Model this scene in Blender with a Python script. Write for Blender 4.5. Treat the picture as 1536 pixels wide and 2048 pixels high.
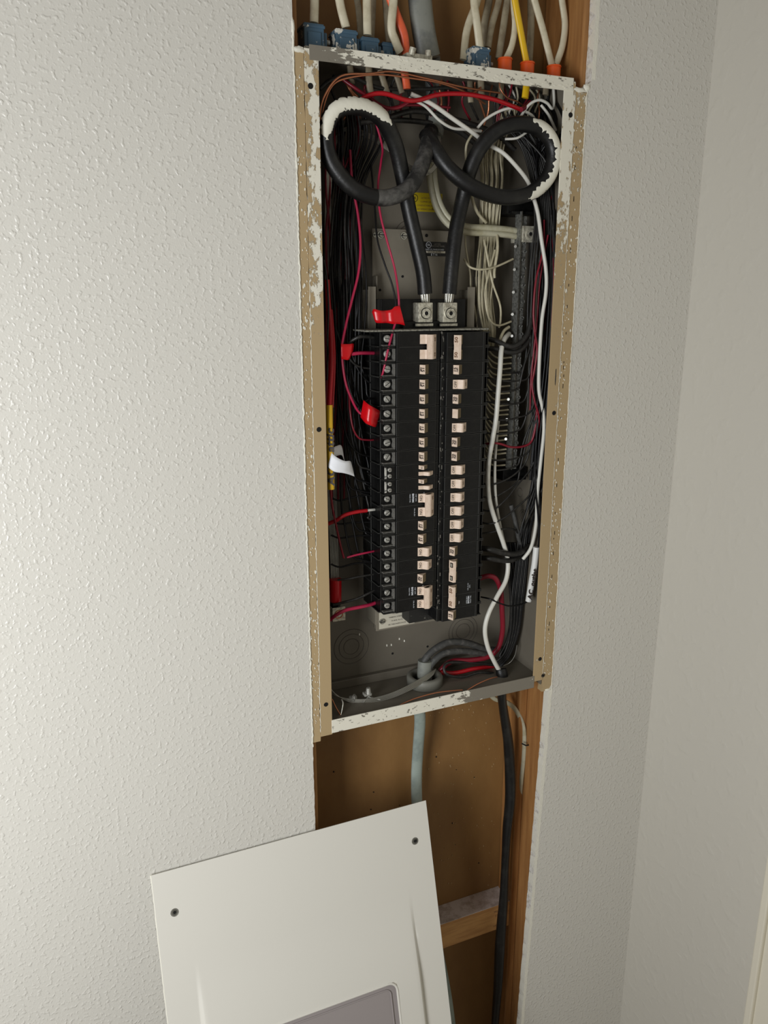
import bpy, bmesh, math, random
from mathutils import Vector, Matrix
random.seed(7)
for o in list(bpy.data.objects): bpy.data.objects.remove(o)
SC = bpy.context.scene
COL = SC.collection
# ------------------------------------------------------------------ camera
F = 1579.3; CX, CY = 768.0, 1024.0; D = 0.93; CZ = 1.6
def nrm(v): return Vector(v).normalized()
_dn = nrm((776-CX, 6854-CY, F)); _h = nrm((4541-CX, 591-CY, F))
_X = (_h - _h.dot(_dn)*_dn).normalized(); _Z = -_dn; _Y = _Z.cross(_X)
Rw = Matrix((_X, _Y, _Z))                      # world <- camera (x right, y down, z forward)
cam_d = bpy.data.cameras.new('camera'); cam = bpy.data.objects.new('camera', cam_d); COL.objects.link(cam)
cam_d.sensor_width = 36; cam_d.lens = 36*F/2048; cam_d.clip_start = .02
rx, ry, rz_ = Rw.col[0], -Rw.col[1], -Rw.col[2]
cam.matrix_world = Matrix(((rx[0], ry[0], rz_[0], 0), (rx[1], ry[1], rz_[1], -D), (rx[2], ry[2], rz_[2], CZ), (0, 0, 0, 1)))
SC.camera = cam
def P(px, py, Y):                              # a point of the photograph at depth Y behind the wall face
    d = Rw @ Vector((px-CX, py-CY, F)); t = (D+Y)/d.y
    return Vector((d.x*t, Y, CZ+d.z*t))
# ------------------------------------------------------------------ light
w = bpy.data.worlds.new('world'); SC.world = w; w.use_nodes = True
w.node_tree.nodes['Background'].inputs[0].default_value = (1, .94, .84, 1)
w.node_tree.nodes['Background'].inputs[1].default_value = .22
def area(name, loc, target, sx, sy, power, col):
    l = bpy.data.lights.new(name, 'AREA'); l.shape = 'RECTANGLE'; l.size = sx; l.size_y = sy; l.energy = power; l.color = col
    o = bpy.data.objects.new(name, l); COL.objects.link(o); o.location = loc
    o.rotation_euler = (Vector(target)-Vector(loc)).to_track_quat('-Z', 'Y').to_euler(); return o
area('window_light', (-.72, -.94, 1.29), (.0, 0, 1.26), .45, .75, 17.4, (.96, .98, 1))
SC.view_settings.view_transform = 'Standard'; SC.view_settings.look = 'None'
SC.view_settings.exposure = 0.0; SC.view_settings.gamma = 1.0; SC.view_settings.use_curve_mapping = False
# ------------------------------------------------------------------ materials
def lin(c):
    return tuple(((v/255)/12.92 if v/255 <= .04045 else ((v/255+.055)/1.055)**2.4) for v in c)+(1,)
def _n(nt, t, **k):
    n = nt.nodes.new(t)
    for a, b in k.items(): setattr(n, a, b)
    return n
def mat(name, rgb, rough=.5, metal=0, rgb2=None, nscale=60, lo=.45, hi=.6, bump=0, bscale=150, stretch=(1, 1, 1), detail=6, coat=0, spec=.5, bdist=.001):
    m = bpy.data.materials.new(name); m.use_nodes = True; nt = m.node_tree
    b = nt.nodes['Principled BSDF']; b.inputs['Base Color'].default_value = lin(rgb)
    b.inputs['Roughness'].default_value = rough; b.inputs['Metallic'].default_value = metal
    b.inputs['Specular IOR Level'].default_value = spec; b.inputs['Coat Weight'].default_value = coat
    tc = _n(nt, 'ShaderNodeTexCoord'); mp = _n(nt, 'ShaderNodeMapping'); mp.inputs['Scale'].default_value = stretch
    nt.links.new(tc.outputs['Object'], mp.inputs['Vector'])
    if rgb2:
        no = _n(nt, 'ShaderNodeTexNoise'); no.inputs['Scale'].default_value = nscale; no.inputs['Detail'].default_value = detail; no.inputs['Roughness'].default_value = .65
        nt.links.new(mp.outputs[0], no.inputs['Vector'])
        mr = _n(nt, 'ShaderNodeMapRange'); mr.inputs['From Min'].default_value = lo; mr.inputs['From Max'].default_value = hi
        nt.links.new(no.outputs['Fac'], mr.inputs['Value'])
        mx = _n(nt, 'ShaderNodeMix', data_type='RGBA'); mx.inputs['A'].default_value = lin(rgb); mx.inputs['B'].default_value = lin(rgb2)
        nt.links.new(mr.outputs[0], mx.inputs['Factor']); nt.links.new(mx.outputs['Result'], b.inputs['Base Color'])
    if bump:
        n2 = _n(nt, 'ShaderNodeTexNoise'); n2.inputs['Scale'].default_value = bscale; n2.inputs['Detail'].default_value = 3
        nt.links.new(mp.outputs[0], n2.inputs['Vector'])
        bp = _n(nt, 'ShaderNodeBump'); bp.inputs['Strength'].default_value = bump; bp.inputs['Distance'].default_value = bdist
        nt.links.new(n2.outputs['Fac'], bp.inputs['Height']); nt.links.new(bp.outputs[0], b.inputs['Normal'])
    return m
def wallmat(name, rgb, amp, scale, rough):
    m = mat(name, rgb, rough); nt = m.node_tree; b = nt.nodes['Principled BSDF']
    tc = _n(nt, 'ShaderNodeTexCoord')
    a = _n(nt, 'ShaderNodeTexNoise'); a.inputs['Scale'].default_value = scale; a.inputs['Detail'].default_value = 1.2; a.inputs['Distortion'].default_value = .15
    c = _n(nt, 'ShaderNodeTexNoise'); c.inputs['Scale'].default_value = scale*2.6; c.inputs['Detail'].default_value = 2
    r = _n(nt, 'ShaderNodeMapRange', interpolation_type='SMOOTHERSTEP'); r.inputs['From Min'].default_value = .46; r.inputs['From Max'].default_value = .78
    ad = _n(nt, 'ShaderNodeMath', operation='MULTIPLY_ADD'); ad.inputs[1].default_value = .30
    nt.links.new(tc.outputs['Object'], a.inputs['Vector']); nt.links.new(tc.outputs['Object'], c.inputs['Vector'])
    nt.links.new(a.outputs['Fac'], r.inputs['Value']); nt.links.new(c.outputs['Fac'], ad.inputs[0]); nt.links.new(r.outputs[0], ad.inputs[2])
    bp = _n(nt, 'ShaderNodeBump'); bp.inputs['Strength'].default_value = 1; bp.inputs['Distance'].default_value = amp
    nt.links.new(ad.outputs[0], bp.inputs['Height']); nt.links.new(bp.outputs[0], b.inputs['Normal'])
    return m
def worn(name, base, over, metalc, t_top, t_bot, z0, z1, gm=None, nscale=70, stretch=(1, 1, 1)):
    # old paint in patches: threshold of the cover coat runs from t_bot at z0 to t_top at z1
    m = mat(name, base, .55); nt = m.node_tree; b = nt.nodes['Principled BSDF']
    tc = _n(nt, 'ShaderNodeTexCoord'); mp = _n(nt, 'ShaderNodeMapping'); mp.inputs['Scale'].default_value = stretch
    nt.links.new(tc.outputs['Object'], mp.inputs['Vector'])
    no = _n(nt, 'ShaderNodeTexNoise'); no.inputs['Scale'].default_value = nscale; no.inputs['Detail'].default_value = 9; no.inputs['Roughness'].default_value = .7
    nt.links.new(mp.outputs[0], no.inputs['Vector'])
    sp = _n(nt, 'ShaderNodeSeparateXYZ'); nt.links.new(tc.outputs['Object'], sp.inputs[0])
    th = _n(nt, 'ShaderNodeMapRange'); th.inputs['From Min'].default_value = z0; th.inputs['From Max'].default_value = z1
    th.inputs['To Min'].default_value = t_bot; th.inputs['To Max'].default_value = t_top
    nt.links.new(sp.outputs[2 if gm is None else gm], th.inputs['Value'])
    su = _n(nt, 'ShaderNodeMath', operation='SUBTRACT'); nt.links.new(no.outputs['Fac'], su.inputs[0]); nt.links.new(th.outputs[0], su.inputs[1])
    mr = _n(nt, 'ShaderNodeMapRange'); mr.inputs['From Min'].default_value = -.012; mr.inputs['From Max'].default_value = .012
    nt.links.new(su.outputs[0], mr.inputs['Value'])
    mx = _n(nt, 'ShaderNodeMix', data_type='RGBA'); mx.inputs['A'].default_value = lin(base); mx.inputs['B'].default_value = lin(over)
    if metalc:
        n3 = _n(nt, 'ShaderNodeTexNoise'); n3.inputs['Scale'].default_value = 38; n3.inputs['Detail'].default_value = 6
        nt.links.new(mp.outputs[0], n3.inputs['Vector'])
        r3 = _n(nt, 'ShaderNodeMapRange'); r3.inputs['From Min'].default_value = .52; r3.inputs['From Max'].default_value = .56
        nt.links.new(n3.outputs['Fac'], r3.inputs['Value'])
        m3 = _n(nt, 'ShaderNodeMix', data_type='RGBA'); m3.inputs['A'].default_value = lin(base); m3.inputs['B'].default_value = lin(metalc)
        nt.links.new(r3.outputs[0], m3.inputs['Factor']); nt.links.new(m3.outputs['Result'], mx.inputs['A'])
    nt.links.new(mr.outputs[0], mx.inputs['Factor']); nt.links.new(mx.outputs['Result'], b.inputs['Base Color'])
    bp = _n(nt, 'ShaderNodeBump'); bp.inputs['Strength'].default_value = .8; bp.inputs['Distance'].default_value = .0008
    nt.links.new(mr.outputs[0], bp.inputs['Height']); nt.links.new(bp.outputs[0], b.inputs['Normal'])
    return m
TAN, WHT, GRY = (178, 155, 117), (232, 228, 212), (128, 122, 110)
M = dict(
 wall=wallmat('wall_paint', (213, 210, 201), .00052, 190, .32),
 wallr=wallmat('side_wall_paint', (206, 202, 191), .0004, 60, .5),
 tanL=worn('beige_paint', TAN, WHT, None, .66, .645, .9, 1.9, nscale=120, stretch=(1.6, 1, .7)),
 tanR=worn('beige_paint_right', TAN, WHT, None, .56, .66, 1.4, 1.9, nscale=90, stretch=(1.6, 1, .7)),
 flL=worn('left_flange_paint', TAN, WHT, None, .50, .72, 1.50, 1.60, nscale=80, stretch=(1, 1, .5)),
 flR=worn('right_flange_paint', TAN, WHT, None, .42, .64, 1.58, 1.76, nscale=90, stretch=(1, 1, .5)),
 flT=worn('top_flange_paint', GRY, WHT, None, .405, .62, .325, .39, gm=0, nscale=110, stretch=(.6, 1, 1.6)),
 flB=worn('bottom_flange_paint', GRY, WHT, None, .66, .40, .52, .56, gm=0, nscale=90, stretch=(1, 1, 1.6)),
 flake=mat('white_paint_flake', (236, 233, 219), .5, bump=.5, bscale=300),
 gyps=mat('gypsum_edge', (226, 223, 216), .85, rgb2=(196, 190, 178), nscale=200, bump=.6, bscale=400),
 wood=mat('stud_wood', (172, 124, 72), .6, rgb2=(140, 94, 50), nscale=22, lo=.35, hi=.7, stretch=(6, 6, .4), bump=.3, bscale=60),
 woodd=mat('old_stud_wood', (120, 84, 52), .7, rgb2=(92, 62, 38), nscale=22, stretch=(6, 6, .4)),
 ply=mat('sheathing_board', (146, 109, 62), .6, rgb2=(126, 90, 48), nscale=9, lo=.35, hi=.7, stretch=(1, 1, .5), bump=.3, bscale=90),
 block=mat('block_wood', (206, 156, 96), .6, rgb2=(184, 134, 80), nscale=16, stretch=(.6, 1, 5)),
 dust=mat('dusty_block_top', (206, 196, 192), .9, rgb2=(174, 160, 152), nscale=60, bump=.5, bscale=200),
 steel=mat('grey_enamel', (118, 112, 100), .42, rgb2=(106, 100, 89), nscale=9, lo=.3, hi=.7),
 steel2=mat('pan_enamel', (134, 127, 113), .45, rgb2=(122, 116, 103), nscale=14, lo=.3, hi=.7),
 groove=mat('knockout_groove', (84, 78, 70), .6),
 dark=mat('dark_hole', (10, 9, 8), .9),
 zinc=mat('zinc', (196, 196, 190), .28, 1),
 alu=mat('aluminium', (214, 210, 192), .42, .4, rgb2=(165, 160, 144), nscale=200),
 bar=mat('dull_bar_metal', (140, 140, 134), .35, .4, rgb2=(96, 96, 92), nscale=300),
 black=mat('black_plastic', (14, 14, 14), .36, rgb2=(26, 26, 25), nscale=60, lo=.5, hi=.75, bump=.15, bscale=500, spec=.35),
 blackd=mat('scuffed_black_plastic', (30, 30, 29), .5, rgb2=(120, 118, 110), nscale=190, lo=.64, hi=.72),
 plate=mat('dusty_clamp_plate', (124, 122, 116), .5, rgb2=(96, 94, 88), nscale=300),
 scr=mat('screw_steel', (178, 176, 168), .4, .3, rgb2=(140, 138, 130), nscale=400),
 flake2=mat('chipped_white_paint', (233, 230, 214), .55, rgb2=(52, 50, 44), nscale=75, lo=.66, hi=.675, bump=.4, bscale=200), cworn=mat('worn_pale_insulation', (34, 34, 33), .55, rgb2=(104, 102, 98), nscale=55, lo=.42, hi=.72), edge=mat('black_edge_highlight', (58, 58, 55), .55),  # breaker bevels: lighter tone paints in the light their edges catch
 handle=mat('tan_handle', (232, 210, 190), .45, rgb2=(222, 198, 176), nscale=200),
 handle_shade=mat('shaded_handle_side', (128, 112, 84), .5),  # lever slope facing right, its shade put into the colour
 ink=mat('ink', (38, 26, 20), .6), inkb=mat('brown_ink', (120, 86, 60), .6), inkw=mat('white_print', (214, 218, 224), .6),
 cblk=mat('black_service_insulation', (17, 17, 17), .42, rgb2=(44, 43, 40), nscale=40, lo=.5, hi=.8, bump=.2, bscale=300),
 cgrey=mat('faded_black_insulation', (66, 66, 64), .6, rgb2=(110, 108, 104), nscale=120, lo=.5, hi=.8),
 wblk=mat('black_wire', (13, 13, 14), .38, spec=.35), wdk=mat('dull_black_wire', (34, 33, 31), .45, rgb2=(66, 64, 59), nscale=150, lo=.5, hi=.8),
 red=mat('red_wire', (176, 18, 30), .3), maroon=mat('maroon_wire', (128, 24, 40), .32), pink=mat('magenta_red_wire', (176, 36, 72), .32),
 white=mat('white_wire', (222, 220, 210), .35), cream=mat('cream_wire', (196, 188, 160), .42, rgb2=(176, 168, 140), nscale=60),
 nm=mat('cream_cable_jacket', (214, 206, 180), .45, rgb2=(194, 184, 156), nscale=40), nmd=mat('shaded_cable_jacket', (158, 148, 124), .5, rgb2=(132, 120, 98), nscale=40),  # second jacket is a darker copy, painting shade on the rear cables
 neut=mat('service_neutral_insulation', (188, 184, 160), .45, rgb2=(150, 142, 104), nscale=40, lo=.5, hi=.75),
 copper=mat('copper', (206, 136, 100), .35, .8), silver=mat('bare_aluminium_strand', (186, 184, 174), .3, .85),
 orange=mat('orange_cable_jacket', (236, 104, 62), .4, rgb2=(220, 96, 66), nscale=40), yellow=mat('yellow_cable_jacket', (232, 188, 26), .4),
 conn=mat('orange_connector', (240, 96, 34), .38), blue=mat('blue_connector', (70, 98, 118), .45, rgb2=(216, 214, 204), nscale=70, lo=.60, hi=.615),
 bluew=mat('painted_blue_connector', (72, 100, 120), .45, rgb2=(224, 222, 212), nscale=70, lo=.53, hi=.545),
 gcab=mat('grey_cable_jacket', (134, 136, 128), .5, rgb2=(104, 106, 104), nscale=20), gcond=mat('grey_bushing', (118, 117, 108), .5),
 pcab=mat('pale_grey_cable_jacket', (160, 172, 164), .55, rgb2=(138, 150, 144), nscale=20),
 tape=mat('red_tape', (206, 14, 24), .28, bump=.2, bscale=120), wtag=mat('white_paper_tag', (238, 240, 244), .5),
 ylab=mat('yellow_sleeve', (228, 184, 42), .35), wlab=mat('white_sleeve', (232, 232, 228), .4),
 ysti=mat('yellow_sticker', (196, 174, 20), .6), bsti=mat('black_sticker', (16, 15, 14), .5), wsti=mat('white_sticker', (206, 200, 182), .6), gsti=mat('grey_print', (120, 116, 108), .6),
 cover=mat('cover_white_enamel', (224, 221, 211), .3, coat=.15), door=mat('grey_door_enamel', (158, 150, 148), .35),
 trim=mat('trim_paint', (228, 222, 204), .4), floor=mat('floor_carpet', (150, 140, 124), .95, rgb2=(130, 120, 104), nscale=300, bump=.5, bscale=400),
)
# ------------------------------------------------------------------ mesh helpers
class MB:
    def __init__(s): s.v = []; s.f = []; s.m = []; s.sm = []; s.mi = 0
    def add(s, vs, fs, smooth=False):
        b = len(s.v); s.v += [tuple(v) for v in vs]
        for f in fs: s.f.append([b+i for i in f]); s.m.append(s.mi); s.sm.append(smooth)
    def box(s, x0, x1, y0, y1, z0, z1):
        x0, x1 = sorted((x0, x1)); y0, y1 = sorted((y0, y1)); z0, z1 = sorted((z0, z1))
        s.add([(x0, y0, z0), (x1, y0, z0), (x1, y1, z0), (x0, y1, z0), (x0, y0, z1), (x1, y0, z1), (x1, y1, z1), (x0, y1, z1)],
              [(3, 2, 1, 0), (4, 5, 6, 7), (0, 1, 5, 4), (1, 2, 6, 5), (2, 3, 7, 6), (3, 0, 4, 7)])
    def prism(s, pts, fn, smooth=False):   # pts 2D loop; fn(p, end) -> 3D for end 0/1
        n = len(pts); a = [fn(p, 0) for p in pts]; b = [fn(p, 1) for p in pts]
        s.add(a+b, [list(range(n))[::-1], list(range(n, 2*n))]+[(i, (i+1) % n, n+(i+1) % n, n+i) for i in range(n)], smooth)
    def cyl(s, c, ax, r, h, n=20, r2=None, smooth=True):
        c = Vector(c); ax = Vector(ax).normalized(); u = ax.orthogonal().normalized(); q = ax.cross(u); r2 = r if r2 is None else r2
        a = [c+(u*math.cos(t)+q*math.sin(t))*r for t in [2*math.pi*i/n for i in range(n)]]
        b = [c+ax*h+(u*math.cos(t)+q*math.sin(t))*r2 for t in [2*math.pi*i/n for i in range(n)]]
        s.add(a+b, [(i, (i+1) % n, n+(i+1) % n, n+i) for i in range(n)], smooth)
        s.add(a+b, [list(range(n))[::-1], list(range(n, 2*n))])
    def ring(s, c, ax, r, rt, n=36, k=8):
        c = Vector(c); ax = Vector(ax).normalized(); u = ax.orthogonal().normalized(); q = ax.cross(u); vs = []
        for i in range(n):
            d = u*math.cos(2*math.pi*i/n)+q*math.sin(2*math.pi*i/n)
            for j in range(k):
                t = 2*math.pi*j/k; vs.append(c+d*(r+rt*math.cos(t))+ax*rt*math.sin(t))
        s.add(vs, [(i*k+j, ((i+1) % n)*k+j, ((i+1) % n)*k+(j+1) % k, i*k+(j+1) % k) for i in range(n) for j in range(k)], True)
    def tube(s, pts, r, k=8, flat=1.0, flatdir=None, twist=0, cap=True, r2=None, spin=0):
        n = len(pts); T = []
        for i in range(n): T.append((pts[min(i+1, n-1)]-pts[max(i-1, 0)]).normalized())
        up = Vector(flatdir) if flatdir else Vector((0, 1, 0))
        if abs(up.dot(T[0])) > .95: up = Vector((1, 0, .2))
        vs = []; u = (up-up.dot(T[0])*T[0]).normalized()
        for i in range(n):
            u = (u-u.dot(T[i])*T[i])
            if flatdir:
                fu = Vector(flatdir)-Vector(flatdir).dot(T[i])*T[i]
                if fu.length > .1: u = fu
            u.normalize(); q = T[i].cross(u)
            sa = spin*i/n; u_, q_ = u*math.cos(sa)+q*math.sin(sa), q*math.cos(sa)-u*math.sin(sa); rr = r if r2 is None else r+(r2-r)*i/(n-1)
            for j in range(k):
                t = 2*math.pi*j/k+twist*i/n; vs.append(pts[i]+(u_*math.cos(t)*flat+q_*math.sin(t))*rr)
        s.add(vs, [(i*k+j, i*k+(j+1) % k, (i+1)*k+(j+1) % k, (i+1)*k+j) for i in range(n-1) for j in range(k)], True)
        if cap: s.add(vs[:k]+vs[-k:], [list(range(k)), list(range(k, 2*k))[::-1]])
    def mesh(s, name, mats):
        me = bpy.data.meshes.new(name); me.from_pydata(s.v, [], s.f)
        for m in mats: me.materials.append(m)
        me.polygons.foreach_set('material_index', s.m); me.polygons.foreach_set('use_smooth', s.sm)
        me.validate(); me.update()
        bm = bmesh.new(); bm.from_mesh(me); bmesh.ops.recalc_face_normals(bm, faces=bm.faces); bm.to_mesh(me); bm.free()
        return me
def obj(name, mb, m, parent=None, label=None, cat=None, group=None, kind=None, bevel=0):
    ms = [M[x] if isinstance(x, str) else x for x in (m if isinstance(m, (list, tuple)) else [m])]
    me = mb if isinstance(mb, bpy.types.Mesh) else mb.mesh(name, ms)
    o = bpy.data.objects.new(name, me); COL.objects.link(o); o.parent = parent
    tag(o, label, cat, group, kind)
    if bevel:
        b = o.modifiers.new('bevel', 'BEVEL'); b.width = bevel; b.segments = 2; b.limit_method = 'ANGLE'
    return o
def tag(o, label=None, cat=None, group=None, kind=None):
    for k, v in (('label', label), ('category', cat), ('group', group), ('kind', kind)):
        if v: o[k] = v
    return o
def thing(name, loc, label, cat, group=None):
    o = bpy.data.objects.new(name, None); COL.objects.link(o); o.location = loc; o.empty_display_size = .01
    return tag(o, label, cat, group)
def setp(o, p):                                 # parent, keeping world coordinates of mesh data (parent only translated)
    o.parent = p; o.location = -Vector(p.location); return o
def spline(pts, n=7):
    out = []; N = len(pts)
    for i in range(N-1):
        a, b, c, d = pts[max(i-1, 0)], pts[i], pts[i+1], pts[min(i+2, N-1)]
        for k in range(n):
            t = k/n
            out.append(.5*((2*b)+(c-a)*t+(2*a-5*b+4*c-d)*t*t+(3*b-a-3*c+d)*t**3))
    out.append(pts[-1]); return out
XI0, XI1 = .3125, .6655
def W(l, inside=True):                          # polyline of (px, py, depth in cm)
    out = []
    for px, py, c in l:
        Y = c/100; p = P(px, py, Y)
        if inside and p.x > XI1: Y = XI1/p.x*(D+Y)-D; p = P(px, py, Y)
        if inside and p.x < XI0 and p.z < CZ+.26: Y = min(XI0/p.x*(D+Y)-D, .097); p = P(px, py, Y)
        out.append(p)
    return out
def wire(l, r, m, label, name='wire', cat='wire', group=None, inside=True, flat=1, flatdir=None, n=7, k=8, parent=None, spin=0):
    pts = spline(W(l, inside), n); c = pts[0].copy()
    mb = MB(); mb.tube([p-c for p in pts], r/1000, k, flat, flatdir, spin=spin)
    o = obj(name, mb, m, None, label, cat, group); o.location = c
    if parent: o.parent = parent; o.location = c-Vector(parent.location)
    return o, pts
_tc = {}
def textmesh(s, size, m, bold=0, shear=0, sx=1):
    key = (s, size, m, bold, shear, sx)
    if key in _tc: return _tc[key]
    cu = bpy.data.curves.new('t', 'FONT'); cu.body = s; cu.size = size; cu.align_x = 'CENTER'; cu.align_y = 'CENTER'
    cu.offset = bold*size; cu.shear = shear; cu.resolution_u = 2; cu.extrude = .00003; cu.space_line = .9
    o = bpy.data.objects.new('t', cu); COL.objects.link(o)
    dg = bpy.context.evaluated_depsgraph_get(); me = bpy.data.meshes.new_from_object(o.evaluated_get(dg))
    bpy.data.objects.remove(o); me.transform(Matrix.Diagonal((sx, 1, 1, 1)))
    me.materials.clear(); me.materials.append(M[m]); _tc[key] = me; return me
def text(s, size, m, pos, xdir, ydir, parent, name='print', bold=.02, shear=0, sx=1):
    x = Vector(xdir).normalized(); y = Vector(ydir).normalized(); z = x.cross(y)
    o = bpy.data.objects.new(name, textmesh(s, size, m, bold, shear, sx)); COL.objects.link(o)
    p = Vector(pos)+z*.00012
    o.matrix_local = Matrix(((x[0], y[0], z[0], p[0]), (x[1], y[1], z[1], p[1]), (x[2], y[2], z[2], p[2]), (0, 0, 0, 1)))
    o.parent = parent; return o
def jit(a): return random.uniform(-a, a)
# ------------------------------------------------------------------ structure
BX0, BX1, BZ0, BZ1 = .3075, .672, CZ-.585, CZ+.271      # enclosure outer
OX0, OX1, OZ0, OZ1 = .3243, .6545, CZ-.565, CZ+.2555    # its opening
XL, XR = .2955, .690; SZ0, SZ1 = CZ-.592, CZ+.268         # inner edges of the textured wall
def slab(outline_edge, xfar, sgn):      # vertical slab with ragged inner edge
    mb = MB(); pts = outline_edge; T = .0127
    n = len(pts); v = []
    for x, z in pts: v += [(x, 0, z), (x, T, z), (xfar, 0, z), (xfar, T, z)]
    fs = []; ed = []
    for i in range(n-1):
        a, b = 4*i, 4*i+4
        fs += [(a, a+2, b+2, b), (a+1, b+1, b+3, a+3)]; ed += [(a, b, b+1, a+1)]
    fs += [(0, 1, 3, 2), (4*n-4, 4*n-2, 4*n-1, 4*n-3)]
    mb.add(v, fs); mb.mi = 1; mb.add(v, ed); return mb
def edge_l(z): return XL+(.0008 if SZ0 < z < SZ1 else 0)
def edge_r(z):
    if z > SZ1: return .6965
    if z > SZ0: return XR
    return .6862-(SZ0-z)*.028
zs = []; z = 0.0
while z < 2.75: zs.append(z); z += .006 if z > .5 else .05
zs = [z_+(0 if z_ < .5 else 0) for z_ in zs]
L = [(edge_l(z_)+jit(.0004), z_) for z_ in zs]; Rr = [(edge_r(z_)+jit(.0007), z_) for z_ in zs]
wall = obj('wall_back', slab(L, -3.2, 1), ['wall', 'gyps'], kind='structure')
obj('drywall_panel', slab(Rr, .897, -1), ['wall', 'gyps'], wall)
# beige strips that the cover used to hide
def strip(x0, x1, z0, z1, m, j0, j1, y=.0004):
    mb = MB(); n = 110; v = []
    for i in range(n+1):
        z_ = z0+(z1-z0)*i/n; a = x0+jit(j0); b = x1+jit(j1)
        v += [(a, y, z_), (b, y, z_), (b, .012, z_), (a, .012, z_)]
    fs = []
    for i in range(n):
        a = 4*i; b = a+4; fs += [(a, a+1, b+1, b), (a+1, a+2, b+2, b+1), (a+2, a+3, b+3, b+2), (a+3, a, b, b+3)]
    fs += [(0, 3, 2, 1), (4*n, 4*n+1, 4*n+2, 4*n+3)]; mb.add(v, fs); return mb
tl = obj('beige_strip', strip(.2950, .3070, SZ0-.002, SZ1-.004, 'tanL', .0002, .0005), 'tanL', wall, label='beige painted drywall strip with white specks left of the box')
tr = obj('beige_strip', strip(.6725, .6905, SZ0-.004, SZ1-.012, 'tanR', .0004, .0002), 'tanR', wall, label='beige painted drywall strip with white paint specks right of the box')
def ribbon(pts, wmin, wmax, thick, side=0):
    mb = MB(); v = []; n = len(pts)
    for i, (x, z_) in enumerate(pts):
        a, b = random.uniform(wmin, wmax), random.uniform(wmin, wmax)
        if i in (0, n-1): a = b = .0002
        v += [(x-a, -.0001, z_), (x-a*.5, -thick, z_), (x+b*.5, -thick, z_), (x+b, -.0001, z_)]
    fs = []
    for i in range(n-1):
        a = 4*i; b = a+4; fs += [(a, a+1, b+1, b), (a+1, a+2, b+2, b+1), (a+2, a+3, b+3, b+2), (a+3, a, b, b+3)]
    mb.add(v, fs, True); return mb
def zr(a, b, s): return [a+(b-a)*i/int((b-a)/s) for i in range(int((b-a)/s)+1)]
obj('paint_ridge', ribbon([(.2953+jit(.0005), q) for q in zr(CZ-.60, CZ+.285, .003)], .0004, .0018, .0010), 'flake', wall, label='ragged white paint ridge along the left edge')
obj('paint_ridge', ribbon([(.6903+jit(.0005), q) for q in zr(CZ-.60, CZ+.262, .003)], .0002, .0012, .0008), 'flake', wall, label='ragged white paint ridge along the right edge')
obj('paint_ridge', ribbon([(.3072+jit(.0004), q) for q in zr(CZ-.58, CZ+.02, .0028)], .0000, .0009, .0007), 'flake', wall, label='thin crusty white seam along the left flange')
obj('paint_ridge', ribbon([(.6722+jit(.0005), q) for q in zr(CZ-.57, CZ+.25, .003)], .0000, .0010, .0006), 'flake', wall, label='thin crusty white seam along the right flange')
def ecut(a, b, f, lab):
    pts = [(f(q)-.0002+jit(.0005), q) for q in zr(a, b, .009)]
    mb = MB(); v = []
    for x, z_ in pts: v += [(x, -.0006, z_), (x+.0006, .013, z_), (x+.0022, .013, z_), (x+.0062+jit(.0004), -.0002, z_)]
    mb.add(v, [(4*i+j, 4*i+(j+1) % 4, 4*i+4+(j+1) % 4, 4*i+4+j) for i in range(len(pts)-1) for j in range(4)]+[(0, 1, 2, 3)])
    obj('torn_edge', mb, 'flake', wall, label=lab.replace('paint ridge', 'torn gypsum edge'))
ecut(.05, SZ0-.002, lambda q: .6858-(SZ0-q)*.028, 'white torn gypsum edge along the right side of the lower cavity')
ecut(SZ1+.004, 2.6, lambda q: .6962, 'white torn gypsum edge along the right side of the upper cavity')
mb = MB()
for i in range(330):
    left = random.random() < .5
    x = random.uniform(.297, .3065) if left else random.uniform(.6735, .689); z_ = CZ+random.uniform(-.57, .25)
    if not left and random.random() < .5: x = .6735+abs(random.gauss(0, .004))
    a = random.uniform(.0004, .0013)*(1 if random.random() < .85 else 1.8); n = random.randint(5, 7); t0 = random.random()*6
    pts = [(x+a*.6*math.cos(t0+2*math.pi*k/n)*random.uniform(.6, 1.2), z_+a*1.3*math.sin(t0+2*math.pi*k/n)*random.uniform(.6, 1.2)) for k in range(n)]
    mb.prism(pts, lambda p, e: (p[0], -.0005 if e else .0008, p[1]))
obj('paint_specks', mb, 'flake', wall, kind='stuff')
mb = MB()
for i in range(26):
    z_ = CZ+.2-.036*i+jit(.01) if i < 20 else CZ+random.uniform(-.5, .2); x = .6790+jit(.0008); h = random.uniform(.0012, .0035)
    mb.box(x-.0004, x+.0004, .0001, .001, z_-h, z_+h)
obj('slit_marks', mb, 'dark', wall, kind='stuff')
# plaster blobs at the corners of the cut
def blob(cx, cz, rx, rz, label):
    mb = MB(); n = 22; c = (cx, -.0018, cz); v = [c]
    for ring_, f in ((0, .5), (1, 1)):
        for k in range(n):
            q = random.uniform(.75, 1.2); t = 2*math.pi*k/n
            v.append((cx+rx*f*q*math.cos(t), -.0015*(1-ring_)+.0006*ring_, cz+rz*f*q*math.sin(t)))
    fs = [(0, 1+k, 1+(k+1) % n) for k in range(n)]+[(1+k, 1+n+k, 1+n+(k+1) % n, 1+(k+1) % n) for k in range(n)]
    mb.add(v, fs, True); return obj('plaster_blob', mb, 'flake', wall, label=label)
blob(.3005, CZ+.2645, .0085, .0035, 'white plaster smear at upper left corner of the box')
blob(.2955, CZ+.284, .0022, .012, 'white plaster edge above the upper left corner')
blob(.6905, CZ+.262, .006, .005, 'white plaster smear at upper right corner of the box')
blob(.684, CZ-.5945, .007, .0022, 'white plaster crust at lower right corner of the box')
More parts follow.
